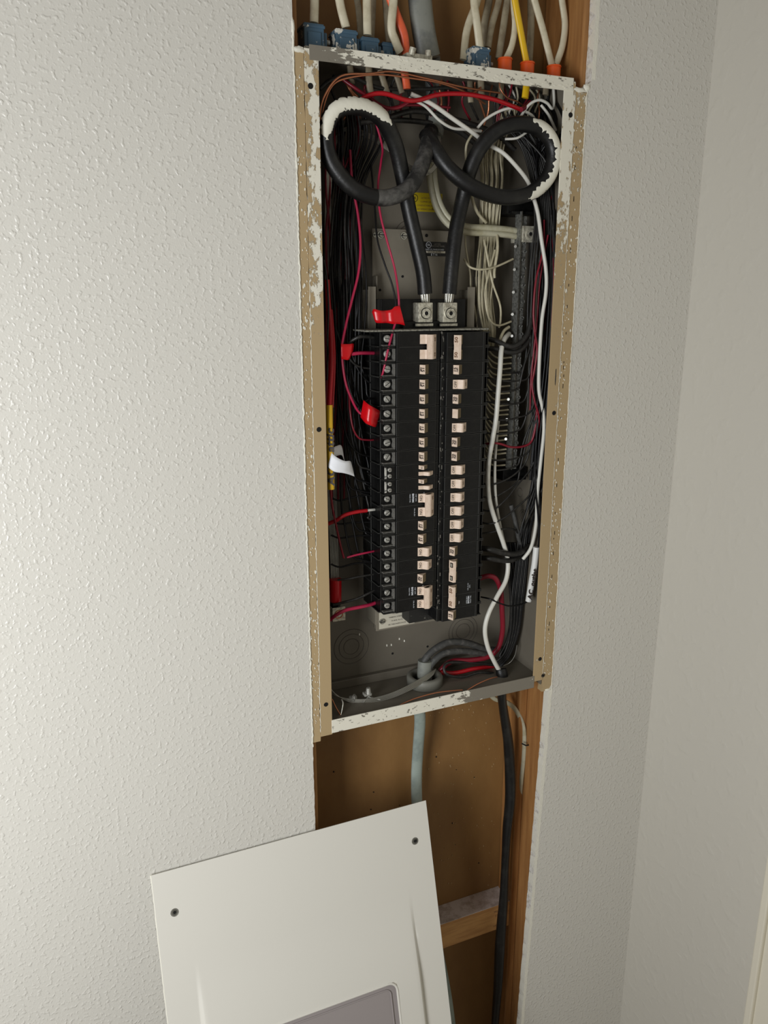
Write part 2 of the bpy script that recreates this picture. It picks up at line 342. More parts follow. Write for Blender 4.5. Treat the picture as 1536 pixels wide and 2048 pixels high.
blob(.6785, CZ+.2585, .012, .0032, 'white plaster smear beside the upper right screw')
# gypsum returns left over the cavity edge on the right
def studbox(name, x0, x1, z0, z1, m, label, y0=.0132, y1=.102):
    mb = MB(); mb.box(x0, x1, y0, y1, z0, z1); return obj(name, mb, m, wall, label=label, bevel=.002)
studbox('stud', .258, .3050, 0, 2.7, 'wood', 'left wall stud seen as a thin strip below the box')
studbox('stud', .6885, .727, 0, 2.7, 'wood', 'orange brown wall stud on the right of the cavity')
studbox('stud', .6735, .6883, 0, CZ-.60, 'wood', 'second stud face stepping out on the right of the lower cavity', .060, .102)
mb = MB(); mb.box(.25, .73, .1025, .114, 0, 2.7); obj('sheathing_board', mb, 'ply', wall, label='brown board closing the back of the wall cavity')
mb = MB()
for i in range(150):                            # paint specks on the board below the box
    x = random.uniform(.5, .665); z_ = random.uniform(.55, .99); a = random.uniform(.0003, .0008)
    mb.box(x-a, x+a, .1018, .1026, z_-a*2, z_+a*2)
obj('paint_specks', mb, mat('tan_specks', (170, 140, 98), .7), wall, kind='stuff')
mb = MB()
for i in range(22):
    x = random.uniform(.36, .66); z_ = random.uniform(.55, .99); mb.cyl((x, .1015, z_), (0, 1, 0), random.uniform(.0006, .0014), .001, 8)
obj('nail_marks', mb, 'dark', wall, kind='stuff')
# wood block across the lower cavity
pb0 = P(888, 1848, .062); pb1 = P(1023, 1797, .062); hb = .052
mb = MB(); mb.box(.33, .686, .062, .1022, pb0.z-hb, pb0.z); blk = obj('wood_block', mb, 'block', None, 'short brown lumber block across the lower cavity, dusty on top', 'lumber', bevel=.0015)
mb = MB(); mb.box(.3305, .6855, .0625, .102, pb0.z-.0002, pb0.z+.0012); obj('dust_layer', mb, 'dust', blk, label='pale grey plaster dust on top of the block')
for k, (s_, dx, dz, sz) in enumerate((('MILL 12', .655, -.012, .006), ('STAND', .658, -.021, .006), ('S-GRN', .66, -.030, .0055), ('HEM FIR', .656, -.042, .006))):
    text(s_, sz, 'inkb', (dx-.004, .0618, pb0.z+dz), (1, 0, .03), (0, 0, 1), blk, 'grade_stamp', bold=0)
# right wall, floor, casing
mb = MB(); mb.box(.897, 1.02, -3.2, .12, 0, 2.7); obj('wall_right', mb, 'wallr', kind='structure')
mb = MB(); mb.box(-3.2, 1.02, -3.2, 0, -.05, 0); obj('floor', mb, 'floor', kind='structure')
mb = MB(); y1 = -.2695
mb.box(.879, .8972, y1-.012, y1, 0, 2.05); mb.box(.884, .8972, y1-.056, y1-.012, 0, 2.05); mb.box(.880, .8972, y1-.068, y1-.056, 0, 2.05)
obj('trim_1', mb, 'trim', kind='structure', bevel=.002)
# ------------------------------------------------------------------ enclosure
box = thing('breaker_panel', (.49, .1, CZ), 'grey recessed electrical load center box with paint-smeared flanges in the wall', 'breaker panel')
def bobj(*a, **k):
    o = obj(*a, **k); return setp(o, box)
T = .0016
mb = MB(); mb.box(BX0+.002, BX1-.002, .0985, .100, BZ0+.002, BZ1-.002); bobj('back_plate', mb, 'steel')
mb = MB(); mb.box(BX0+.001, BX0+.001+T, .001, .1, BZ0+.002, BZ1-.002); bobj('side_plate', mb, 'steel')
mb = MB(); mb.box(BX1-.001-T, BX1-.001, .001, .1, BZ0+.002, BZ1-.002); bobj('side_plate', mb, 'steel')
mb = MB(); mb.box(BX0+.002, BX1-.002, .001, .1, BZ1-.003, BZ1-.0015); bobj('top_plate', mb, 'steel')
mb = MB(); mb.box(BX0+.002, BX1-.002, .001, .1, CZ-.5725, CZ-.571); bobj('bottom_plate', mb, 'steel')
mb = MB(); mb.box(OX0, BX1-.002, .090, .0985, CZ-.571, CZ-.5575); bobj('bottom_fold', mb, 'steel', bevel=.001)
mb = MB(); mb.box(BX0, OX0, -.0005, .0012, BZ0-.002, BZ1-.004); bobj('left_flange', mb, 'flL', label='left flange, white paint above and beige below', bevel=.0004)
mb = MB(); mb.box(OX1, BX1, -.0005, .0012, BZ0+.01, BZ1-.004); bobj('right_flange', mb, 'flR', label='right flange, white-smeared above and beige below', bevel=.0004)
mb = MB(); mb.box(BX0+.006, BX1-.004, -.0011, .0006, OZ1, BZ1); bobj('top_flange', mb, 'flT', label='top flange crusted with white paint', bevel=.0004)
mb = MB(); mb.box(OX0-.001, OX1+.002, -.0011, .0006, BZ0, OZ0); bobj('bottom_flange', mb, 'flB', label='bottom flange painted white on the left, bare grey on the right', bevel=.0004)
# crusty paint ridges on the flanges
def crust(x0, x1, z0, z1, n, y, label):
    mb = MB()
    for i in range(n):
        x = random.uniform(x0, x1); z_ = random.uniform(z0, z1); a = random.uniform(.0008, .0022); m_ = random.randint(5, 8)
        pts = [(x+a*1.5*math.cos(6.283*k/m_)*random.uniform(.5, 1.2), z_+a*.6*math.sin(6.283*k/m_)*random.uniform(.5, 1.2)) for k in range(m_)]
        mb.prism(pts, lambda p, e: (p[0], y-(.0006 if e else 0), p[1]))
    return bobj('paint_crust', mb, 'flake', kind='stuff')
crust(.36, .66, OZ1+.001, BZ1-.001, 70, -.0011, '')
for px, py in ((621, 172), (638, 859), (652, 1409), (1141, 230), (1108, 826), (1080, 1318), (1086, 1351)):
    p = P(px, py, -.0005); mb = MB(); mb.cyl((p.x, -.00075, p.z), (0, 1, 0), .0026 if py != 1351 else .002, .0008, 16); mb.ring((p.x, -.0006, p.z), (0, 1, 0), .0028, .0004, 20, 6)
    bobj('screw_hole', mb, 'dark')
# knockouts
def knock(px, py, Y, rs, ax=(0, 1, 0)):
    p = P(px, py, Y) if ax[1] else None
    if p is None:
        d = Rw @ Vector((px-CX, py-CY, F)); t = (BX1-.0028)/d.x; p = Vector((BX1-.0028, d.y*t-D, CZ+d.z*t))
    mb = MB()
    for r in rs: mb.ring(p, ax, r, .0004, 40, 5)
    bobj('knockout', mb, 'groove')
knock(703, 1293, .0983, (.0125, .020, .028)); knock(926, 1262, .0983, (.0125, .020, .026)); knock(815, 470, .0983, (.012, .018))
knock(1046, 1032, 0, (.0065, .010), (1, 0, 0)); knock(1052, 1082, 0, (.0065, .0095), (1, 0, 0)); knock(1040, 985, 0, (.007,), (1, 0, 0))
for px, py in ((785, 1307), (855, 1293)):
    p = P(px, py, .0984); mb = MB(); mb.cyl((p.x, .0980, p.z), (0, 1, 0), .0018, .0006, 12); bobj('small_hole', mb, 'dark')
mb = MB()
for px, py in ((799, 1277), (783, 1289), (774, 1290), (719, 1268), (795, 1252), (809, 1281)):
    p = P(px, py, .098); mb.box(p.x-.001, p.x+.0006, .0975, .0984, p.z-.0022, p.z+.0012)
bobj('paint_drips', mb, 'flake', kind='stuff')
# interior pan holding the bus and breakers
XC = .4905; YB = .009
pz1 = P(840, 460, .085).z; pz0 = P(800, 1246, .085).z
pxl = P(744, 520, .085).x; pxr = P(948, 520, .085).x
mb = MB(); mb.box(pxl, pxr, .084, .0858, pz0, pz1)
mb.box(pxl, pxl+.0015, .070, .086, pz0+.0, pz1-.06); mb.box(pxr-.0015, pxr, .070, .086, pz0+.04, pz1-.06)
bobj('mounting_pan', mb, 'steel2', bevel=.0005)
for x0, x1 in ((737, 752), (935, 950)):
    a = P(x0, 600, .060); b = P(x1, 600, .060); zt = P(740, 573, .06).z; zb = P(740, 665, .06).z
    mb = MB(); mb.box(a.x, b.x, .060, .0615, zb-.02, zt); mb.box(a.x, a.x+.0015, .0615, .084, zb-.02, zt-.004); bobj('pan_ear', mb, 'steel2', bevel=.0004)
for px, py in ((853, 471), (805, 553), (853, 553), (760, 580)):
    p = P(px, py, .0838); mb = MB(); mb.cyl((p.x, .0834, p.z), (0, 1, 0), .0022 if py == 471 else .0017, .0008, 12); bobj('small_hole', mb, 'dark')
def pansc(px, py, Y, r=.0042):
    p = P(px, py, Y); mb = MB(); mb.cyl((p.x, p.y-.003, p.z), (0, 1, 0), r, .003, 14); mb.cyl((p.x, p.y-.0045, p.z), (0, 1, 0), r*.55, .002, 10, r*.8)
    mb.mi = 1; mb.box(p.x-r*.9, p.x+r*.9, p.y-.0048, p.y-.0043, p.z-.0005, p.z+.0005); bobj('mounting_screw', mb, ['zinc', 'dark'])
for q in ((760, 470), (749, 470, ), (806, 472)): pansc(q[0], q[1], .084, .0048 if q[0] != 749 else .003)
# lower bracket with white sticker
a = P(752, 1247, .066); b = P(850, 1222, .066)
mb = MB(); mb.box(P(752, 1240, .066).x, P(872, 1240, .066).x, .066, .0675, P(790, 1256, .066).z, P(790, 1205, .066).z)
mb.box(P(752, 1240, .066).x-.001, P(752, 1240, .066).x+.0005, .066, .098, P(755, 1250, .066).z, P(755, 1200, .066).z)
bobj('lower_bracket', mb, 'steel2', bevel=.0005); pansc(763, 1242, .066); pansc(846, 1225, .066, .003)
def sticker(px0, py0, px1, py1, Y, m, name='sticker'):
    p0 = P(px0, py0, Y); p1 = P(px1, py1, Y); mb = MB(); mb.box(p0.x, p1.x, Y-.0003, Y, p1.z, p0.z); o = bobj(name, mb, m)
    return o, Vector(((p0.x+p1.x)/2, Y-.0003, (p0.z+p1.z)/2))-Vector(box.location), p1.x-p0.x, p0.z-p1.z
X1, Z1 = (1, 0, 0), (0, 0, 1)
def stx(o, s, size, m, c, dx, dz, **k):
    t = text(s, size, m, (c.x+dx, c.y, c.z+dz), X1, Z1, None, 'sticker_print', **k); t.parent = o; t.location = t.location-Vector(o.location); return t
o, c, w_, h_ = sticker(815, 384, 884, 425, .0985, 'ysti'); o['label'] = 'yellow warning sticker'
def ul(o, c, dx, dz, r, m):
    mb = MB(); mb.ring((c.x+dx, c.y-.0001, c.z+dz), (0, 1, 0), r, r*.1, 24, 5); q = obj('round_emblem', mb, m, o); q.location = -Vector(o.location)
    stx(o, 'UL', r*1.0, m, c, dx, dz)
ul(o, c, -w_*.30, h_*.20, .0045, 'ink'); 
for k, s_ in enumerate(('LISTED FOR USE WITH', 'COPPER OR ALUMINUM', 'CONDUCTORS 60/75 C', 'SEE WIRING DIAGRAM')): stx(o, s_, .0030, 'inkb', c, .003 if k > 1 else .009, h_*(.22-.2*k), bold=0)
stx(o, 'E T N', .0034, 'ink', c, w_*.28, -h_*.34)
o, c, w_, h_ = sticker(843, 483, 893, 513, .084, 'bsti'); o['label'] = 'black rating sticker with white lettering'
ul(o, c, -w_*.22, h_*.28, .0038, 'inkw'); stx(o, 'LISTED', .0034, 'gsti', c, w_*.12, h_*.33); stx(o, 'ENCLOSED PANEL', .0026, 'gsti', c, w_*.14, h_*.2)
stx(o, 'CLASS CTL PANELBOARD', .0026, 'inkw', c, 0, -h_*.04, bold=.01)
mb = MB(); mb.box(c.x-w_*.44, c.x+w_*.44, c.y-.0002, c.y, c.z-h_*.28, c.z-h_*.14); q = obj('white_band', mb, 'wsti', o); q.location = -Vector(o.location)
stx(o, 'ISSUE NO. A-1739', .0026, 'ink', Vector((c.x, c.y-.0002, c.z)), 0, -h_*.21, bold=.01); stx(o, 'E T N', .0040, 'inkw', c, 0, -h_*.40)
o, c, w_, h_ = sticker(758, 1226, 829, 1246, .0655, 'wsti'); o['label'] = 'small white sticker below the left breakers'
for k, s_ in enumerate(('TIGHTEN ALL', 'TERMINAL SCREWS TO', '35 LB-IN  AL-CU', 'SEE TABLE INSIDE DOOR')): stx(o, s_, .0026, 'ink', c, .0, h_*(.33-.22*k), bold=.005)
# bus spine, lug block and main lugs
zc_top = P(800, 664, YB).z
mb = MB(); mb.box(XC-.030, XC+.030, .04, .084, P(880, 1236, .04).z, zc_top); bobj('bus_spine', mb, 'blackd')
lx0, lx1 = P(762, 625, .045).x, P(931, 625, .045).x; lz1 = P(840, 598, .045).z
mb = MB(); mb.box(lx0, lx1, .045, .082, zc_top-.004, lz1); mb.box(P(812, 600, .03).x, P(926, 600, .03).x, .038, .045, zc_top, zc_top+.012); bobj('lug_block', mb, 'black', bevel=.0008)
mb = MB()
a = P(733, 658, -.001); b = P(978, 664, .02)
mb.box(P(731, 660, .012).x, P(976, 660, .012).x, .010, .06, zc_top+.0006, zc_top+.0028); bobj('top_ledge', mb, mat('dusty_ledge', (140, 138, 126), .8, rgb2=(90, 88, 80), nscale=300), bevel=.0004)
for xa, xb, ya, yb in ((837, 866, 605, 645), (886, 915, 605, 645)):
    p0 = P(xa, yb, .028); p1 = P(xb, ya, .028); cx_ = (p0.x+p1.x)/2; cz_ = (p0.z+p1.z)/2
    mb = MB(); mb.box(p0.x, p1.x, .028, .06, p0.z, p1.z); lug = bobj('main_lug', mb, 'alu', bevel=.001)
    mb = MB(); mb.ring((cx_, .0278, cz_-.001), (0, 1, 0), .0082, .0010, 28, 8); mb.mi = 1; mb.cyl((cx_, .0276, cz_-.001), (0, 1, 0), .0076, .0006, 24); mb.mi = 0; mb.cyl((cx_, .0255, cz_-.001), (0, 1, 0), .0064, .004, 24)
    mb.mi = 1; mb.cyl((cx_, .0252, cz_-.001), (0, 1, 0), .0028, .0006, 6, smooth=False); mb.mi = 0; mb.ring((cx_, .0254, cz_-.001), (0, 1, 0), .0034, .0007, 16, 6)
    s_ = obj('lug_screw', mb, ['alu', 'dark'], lug); 
    mb = MB(); mb.box(p0.x-.002, p1.x+.002, .030, .034, p0.z-.005, p0.z-.0015); bobj('lug_foot', mb, 'alu', bevel=.0004)
# neutral bar with screws, end brackets and big lug
ntop = P(1040, 432, .052); nbot = P(1021, 938, .052); nx = (P(1045, 500, .052).x+P(1026, 900, .052).x)/2
mb = MB(); mb.box(nx-.0045, nx+.0050, .050, .062, nbot.z, ntop.z); mb.box(nx-.0052, nx-.0045, .047, .064, nbot.z, ntop.z+.006)
nb = bobj('neutral_bar', mb, 'bar', label='long metal neutral bar studded with screws', bevel=.0004)
mb = MB(); mb.box(nx-.0056, nx-.0050, .0463, .0475, nbot.z, ntop.z+.006); obj('edge_strip', mb, 'zinc', nb)
def nchild(name, mb, m):
    o = obj(name, mb, m, nb); return o
sm = None; zz = ntop.z-.035; base = None; i = 0
while zz > nbot.z+.004:
    if base is None:
        mb = MB(); mb.cyl((0, 0, 0), (0, 1, 0), .0029, .0035, 12); mb.ring((0, .0002, 0), (0, 1, 0), .0024, .0005, 12, 5); mb.mi = 1; mb.box(-.0024, .0024, -.0003, .0002, -.0004, .0004)
        base = mb.mesh('terminal_screw', [M['bar'], M['dark']])
    o = obj('terminal_screw', base, None, nb) if False else bpy.data.objects.new('terminal_screw', base); 
    if o.name not in COL.objects: COL.objects.link(o)
    o.parent = nb; o.location = (nx+.0012+(.0014 if i % 2 else -.0006), .0475, zz); o.rotation_euler = (0, random.random()*3, 0)
    zz -= .0112; i += 1
for px, py in ((1028, 494), (1026, 540), (1024, 585), (1022, 629), (1021, 672), (1014, 798), (1011, 838), (1009, 877)):
    p = P(px, py, .056); mb = MB(); mb.cyl((p.x, .052, p.z), (-.6, -.8, .1), .0020, .003, 10); q = nchild('mounting_rivet', mb, 'zinc')
for (px0, px1, py0, py1) in ((1006, 1062, 402, 432), (998, 1062, 936, 952)):
    a = P(px0, py0, .07); b = P(px1, py1, .07); mb = MB(); mb.box(a.x, min(b.x, .664), .058, .097, b.z, a.z); mb.box(a.x+.004, min(b.x, .664)-.004, .052, .058, b.z, b.z+.004)
    bobj('bar_bracket', mb, 'black', bevel=.001)
a = P(1046, 451, .045); b = P(1075, 485, .045)
mb = MB(); mb.box(a.x, b.x, .045, .075, b.z, a.z); lg = bobj('neutral_lug', mb, 'alu', bevel=.001, label='square aluminium lug clamping the service neutral')
cx_, cz_ = (a.x+b.x)/2, (a.z+b.z)/2
mb = MB(); mb.ring((cx_, .0452, cz_), (0, 1, 0), .0076, .0007, 28, 6); mb.cyl((cx_, .0440, cz_), (0, 1, 0), .0066, .003, 24); mb.mi = 1; mb.cyl((cx_, .0437, cz_), (0, 1, 0), .0028, .0006, 6); obj('lug_screw', mb, ['alu', 'dark'], lg)
# little ground plate bottom left
a = P(664, 1217, .05); b = P(691, 1240, .05); a.x = max(a.x, .3135); cx_, cz_ = (a.x+b.x)/2, (a.z+b.z)/2
mb = MB(); mb.box(a.x, b.x, .05, .0515, b.z, a.z); mb.box(a.x, a.x+.0012, .05, .098, b.z, a.z); gp = bobj('ground_plate', mb, 'alu', bevel=.0004)
mb = MB(); mb.ring((cx_, .0495, cz_), (0, 1, 0), .0058, .0007, 24, 6); obj('stamped_ring', mb, 'copper', gp)
# ------------------------------------------------------------------ breakers
ZL = [P(800, 726, YB).z+.0191*2-.0191*k for k in range(22)]
_zl0 = P(800, 664, YB).z; _zl1 = P(800, 1226, YB).z; PL = (_zl0-_zl1)/20
_zr0 = P(915, 664, YB).z; _zr1 = P(915, 1239, YB).z; PR = (_zr0-_zr1)/21
UFS = {'L': .0655, 'R': .0655}; UES = {'L': .0836, 'R': .0735}; HX = {'L': P(838, 850, YB).x, 'R': P(904, 850, YB).x}
def body_mesh(side, np_, p, twin=False):
    s = -1 if side == 'L' else 1; h = p*np_/2-.00035; mb = MB(); UF = UFS[side]; UE = UES[side]
    X = lambda u: s*u
    mb.box(X(.0075), X(UF), YB, .075, -h, h)                       # main block
    mb.box(X(.001), X(.0075), YB+.004, .07, -h, h)                 # hook end step
    mb.box(X(UF-.0035), X(UF), YB-.0006, YB+.002, -h, h)                 # raised rib
    for k in range(np_):
        zc = (np_-1)*p/2-k*p; hh = p/2-.00035
        mb.box(X(UF), X(UE), .021, .075, zc-hh, zc+hh)             # terminal floor
        if twin: mb.box(X(UF), X(UE-.002), YB+.002, .022, zc-hh, zc+hh)
        else:
            mb.box(X(UF), X(UE), YB+.002, .021, zc+hh-.0016, zc+hh); mb.box(X(UF), X(UE), YB+.002, .021, zc-hh, zc-hh+.0016)
            if side == 'R': mb.box(X(UE-.0013), X(UE), YB+.006, .021, zc-hh, zc+hh)
        mb.box(X(UE), X(UE+.004), .045, .075, zc-hh, zc+hh)
        mb.box(X(UE-.004), X(UE+.0035), .021, .060, zc-hh, zc-hh+.0012)
        if np_ > 1 and k: mb.mi = 1; mb.box(X(.009), X(UF-.004), YB-.0002, YB+.001, zc+p/2-.0003, zc+p/2+.0003); mb.mi = 0
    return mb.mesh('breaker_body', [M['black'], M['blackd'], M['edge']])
def clamp_mesh(side, p):
    s = -1 if side == 'L' else 1; hh = p/2-.0020; mb = MB(); UF = UFS[side]; UE = UES[side]
    mb.box(s*(UF+.0002), s*(UF+.0016), YB+.0035, .0208, -hh, hh); mb.box(s*(UF+.0016), s*(UE-.0015), YB+.0055, .0208, -hh, -hh+.0012)
    return mb.mesh('terminal_plate', [M['plate']])
def screw_mesh(r):
    mb = MB(); mb.cyl((0, 0, 0), (0, -1, 0), r*.8, .0006, 18); mb.cyl((0, 0, 0), (0, -1, 0), r, .0026, 18); mb.cyl((0, -.0026, 0), (0, -1, 0), r, .0005, 18, r*.8)
    mb.mi = 1; mb.box(-r*.85, r*.85, -.0034, -.0030, -.00035, .00035); return mb.mesh('terminal_screw', [M['scr'], M['dark']])
PROF = {'A': [(0, .0006), (.0004, -.001), (.0034, -.0075), (.0044, -.0078), (.0128, -.0008), (.0128, .0006)],
        'B': [(0, .0006), (0, -.0012), (.0062, -.0030), (.0110, -.0078), (.0130, -.0080), (.0215, -.0008), (.0215, .0006)]}
def handle_mesh(kind, hz):
    mb = MB(); pr = PROF[kind]; n = len(pr)
    a = [(x, y, -hz) for x, y in pr]; b = [(x, y, hz) for x, y in pr]
    mb.add(a+b, [list(range(n))[::-1], list(range(n, 2*n))])
    for i in range(n-1):
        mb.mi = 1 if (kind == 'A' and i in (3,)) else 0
        mb.add([a[i], a[i+1], b[i+1], b[i]], [(0, 1, 2, 3)])
    return mb.mesh('handle', [M['handle'], M['handle_shade']])
def tie_mesh(kind, half):       # bar joining the two levers of a double-pole breaker
    mb = MB()
    if kind == 'B': pr = [(.0078, -.0045), (.0078, -.0092), (.0130, -.0104), (.0150, -.0098), (.0228, -.0022), (.0205, -.001)]
    else: pr = [(-.0008, -.002), (.0020, -.0098), (.0060, -.0102), (.0074, -.006), (.0060, -.001)]
    mb.prism(pr, lambda q, e: (q[0], q[1], half if e else -half)); return mb.mesh('handle_tie', [M['handle']])
cache = {}
def get(key, fn):
    if key not in cache: cache[key] = fn()
    return cache[key]
ORD = ['topmost', 'second', 'third', 'fourth', 'fifth', 'sixth', 'seventh', 'eighth', 'ninth', 'tenth', 'eleventh', 'twelfth', 'thirteenth', 'fourteenth', 'fifteenth', 'sixteenth', 'seventeenth', 'eighteenth']
def link(name, me, parent, loc=(0, 0, 0), bev=0):
    o = bpy.data.objects.new(name, me); COL.objects.link(o); o.parent = parent; o.location = loc
    if bev: b = o.modifiers.new('bevel', 'BEVEL'); b.width = bev; b.segments = 2; b.limit_method = 'ANGLE'
    return o
def breaker(side, i, np_, kind, txt, slot, extra=None, twin=False, scr_r=.0046):
    p = PL if side == 'L' else PR; z0 = (_zl0 if side == 'L' else _zr0); zc = z0-p*(slot+np_/2)
    nm = {1: 'single-pole', 2: 'double-pole'}[np_]; st = {'A': 'small handle', 'B': 'handle thrown to the right'}[kind]
    lab = 'black %s breaker%s, %s in the %s column' % ('tandem' if twin else nm, (' marked '+txt.split('/')[0].strip()) if txt.strip() else ' with unmarked handle', ORD[i]+(' from the top' if i else ''), 'left' if side == 'L' else 'right')
    t = thing('circuit_breaker', (XC, 0, zc), lab, 'circuit breaker', 'breakers in the '+('left' if side == 'L' else 'right')+' column')
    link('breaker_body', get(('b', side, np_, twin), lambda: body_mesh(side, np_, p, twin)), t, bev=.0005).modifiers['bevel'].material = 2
    s = -1 if side == 'L' else 1; hx = HX[side]-XC; hz = p*.31; UF = UFS[side]; UE = UES[side]
    xd, yd = ((0, 0, -1), 1) if side == 'L' else ((0, 0, 1), -1)
    for k in range(np_):
        zk = (np_-1)*p/2-k*p
        if side == 'L':
            if twin:
                for dz in (.0042, -.0042): link('terminal_screw', get('s2', lambda: screw_mesh(.0028)), t, (s*(UF+.0092), YB+.0022, zk+dz))
                mb = MB(); mb.box(s*(UE-.0018), s*(UE-.0045), YB+.0012, YB+.0022, -.0075, .0075); link('white_patch', get('wp', lambda: mb.mesh('white_patch', [mat('speckled_white', (196, 194, 186), .7, rgb2=(90, 90, 86), nscale=260, lo=.52, hi=.56)])), t, (0, 0, zk))
            else:
                link('terminal_plate', get(('c', side), lambda: clamp_mesh(side, p)), t, (0, 0, zk))
                o = link('terminal_screw', get(('s', scr_r), lambda: screw_mesh(scr_r)), t, (s*(UF+.0098), .0185, zk+.0012)); o.rotation_euler = (0, random.uniform(-1, 1), 0)
        hs = [(zk, hz)] if not twin else [(zk+.0045, hz*.42), (zk-.0045, hz*.42)]
        for q, (zh, hzz) in enumerate(hs):
            kk = kind if not twin else ('A' if q == 0 else 'B')
            h = link('handle', get(('h', kk, round(hzz, 5)), lambda: handle_mesh(kk, hzz)), t, (hx, YB, zh), bev=.0003)
            tx = txt.split('/')
            if kk == 'A' and tx[0].strip() and np_ == 1:
                d = Vector((.0030, -.0065, 0)).normalized()
                if side == 'L': text(tx[0], .0064 if not twin else .0036, 'ink', (.00232, -.00518, .0), (0, 0, -1), d, h, 'rating_print', bold=.03); text('AMP', .0030, 'ink', (.00086, -.0020, 0), (0, 0, -1), d, h, 'rating_print', bold=.05) if not twin else None
                else: text(tx[0], .0064, 'ink', (.00145, -.0033, 0), (0, 0, 1), -d, h, 'rating_print', bold=.03); text('AMP', .0030, 'ink', (.0030, -.00665, 0), (0, 0, 1), -d, h, 'rating_print', bold=.03)
            if kk == 'B' and not twin and len(tx) > 1 and tx[1]:
                d = Vector((.0062, -.0018, 0)).normalized()
                text(tx[1], .0050, 'ink', (.0030, -.0021, 0), xd, d*yd, h, 'rating_print', bold=.01)
                if np_ == 1:
                    d2 = Vector((.0085, .0072, 0)).normalized(); text(tx[0], .0050, 'inkb', (.0172, -.0044, 0), xd, d2*yd, h, 'rating_print', bold=.02)
    if np_ == 2:
        half = p/2+hz; h = link('handle_tie', get(('t', kind, round(half, 5)), lambda: tie_mesh(kind, half)), t, (hx, YB, 0), bev=.0003)
        tx = txt.split('/')[0]
        for zz in (p/2, -p/2):
            if kind == 'A':
                d = Vector((.0028, -.0078, 0)).normalized()
                if extra == 'dark':
                    mb = MB(); mb.add([(x*1.0, y, z_) for x, y, z_ in ((-.0002, -.0039, -.0035), (.0016, -.0089, -.0035), (.0016, -.0089, .0035), (-.0002, -.0039, .0035))], [(0, 1, 2, 3)]); mb.v = [(a-.0002, b-.0001, c) for a, b, c in mb.v]; q = link('label_patch', mb.mesh('label_patch', [M['ink']]), h, (0, 0, zz)); text(tx, .0045, 'wsti', (.0003, -.0066, zz), xd, d*yd, h, 'rating_print', bold=.02)
                else: text(tx, .0075, 'inkb', (.0006, -.0062, zz), xd, d*yd, h, 'rating_print', bold=.03)
            else:
                d = Vector((.0078, .0076, 0)).normalized(); text(tx, .0056, 'inkb', (.0189, -.0060, zz), xd, d*yd, h, 'rating_print', bold=.03)
    if extra == 'textL':
        for q, (s_, u, sz, bb) in enumerate((('HACR TYPE', .045, .0022, .01), ('EATON', .0405, .0036, .06), ('CHSP  60/75', .036, .002, .01), ('120/240 V', .024, .0022, .01))):
            text(s_, sz, 'inkw', (-u, YB-.0001, p/2+.001 if q < 3 else p/2+.003), (0, 0, -1), (1, 0, 0), t, 'breaker_print', bold=bb)
        text('CAL AL-CU', .0022, 'inkw', (-.038, YB-.0001, -p/2), (0, 0, -1), (1, 0, 0), t, 'breaker_print', bold=.01)
    if extra == 'textR':
        for s_, u, zz, sz, bb in (('EATON', .0505, -p/2-.001, .0034, .06), ('HACR TYPE', .054, -p/2-.001, .0022, .01), ('LISTED 240 V', .0475, -p/2-.001, .0020, .01), ('TRIP', .035, -p/2-.003, .0022, .01), ('CAL AL-CU', .049, p/2, .0022, .01), ('60/75', .052, p/2, .002, .01)):
            text(s_, sz, 'inkw', (u, YB-.0001, zz), (0, 0, 1), (-1, 0, 0), t, 'breaker_print', bold=bb)
    return t
left = [(2, 'B', '30', None)]+[(1, 'A', '15', None)]*7+[(1, 'T', '15', None)]*2+[(2, 'B', '20/ON', 'textL')]+[(1, 'A', '15', None)]*2+[(1, 'B', '20/ON', None)]*2+[(1, 'A', '20', None), (2, 'B', '20/ON', 'textL')]
slot = 0; Lslots = []
for i, (n_, k_, t_, e_) in enumerate(left):
    breaker('L', i, n_, 'A' if k_ == 'T' else k_, t_, slot, e_, twin=(k_ == 'T'), scr_r=.0046 if slot < 10 else .0040)
    slot += n_
right = [(2, 'A', '50', None), (1, 'A', '15', None), (1, 'B', '20/OFF', None), (1, 'A', '20', None), (1, 'A', ' ', None), (1, 'B', '20/OFF', None), (1, 'A', '20', None), (1, 'A', '20', None)]+[(1, 'B', '20/OFF', None)]*6+[(1, 'A', '20', None), (2, 'A', '60', 'dark'), (2, 'A', '50', 'textR'), (1, 'A', '15', None)]
slot = 0
for i, (n_, k_, t_, e_) in enumerate(right):
    breaker('R', i, n_, k_, t_, slot, e_); slot += n_
# clear scuffs along the seam
mb = MB()
for i in range(60):
    x = XC+.003+jit(.0025); z_ = _zl0-random.random()*.39; a = random.uniform(.0002, .0006)
    mb.box(x-a, x+a, YB+.0034, YB+.0044, z_-a*random.uniform(1, 6), z_+a*random.uniform(1, 6))
bobj('dust_specks', mb, 'gsti', kind='stuff')
# ------------------------------------------------------------------ panel cover leaning on the wall
TH = math.radians(16.5); CT = Vector((.0674, -.0035, CZ-.7316)); CL = .9035; CW = .402
DV = Vector((0, -math.sin(TH), -math.cos(TH))); NV = Vector((0, -math.cos(TH), math.sin(TH)))
cover = thing('panel_cover', tuple(CT+Vector((CW/2, 0, 0))+DV*CL), 'white sheet metal panel cover with a grey door leaning against the wall', 'panel cover')
def cvp(u, v, n=0): return CT+Vector((u, 0, 0))+DV*v+NV*n-Vector(cover.location)
def ss(a, b, x): x = max(0, min(1, (x-a)/(b-a))); return x*x*(3-2*x)
def hgt(u, v): return .0085*ss(.040, .0495, u)*ss(.362, .3525, u)*ss(.128, .27, v)*ss(CL-.128, CL-.27, v) if True else 0
def ss_(a, b, x): return ss(a, b, x)
def hgt(u, v):
    a = ss(.041, .0475, u); b = 1-ss(.3555, .362, u)
    return .0085*a*b*ss(.125, .27, v)*(1-ss(CL-.27, CL-.125, v))
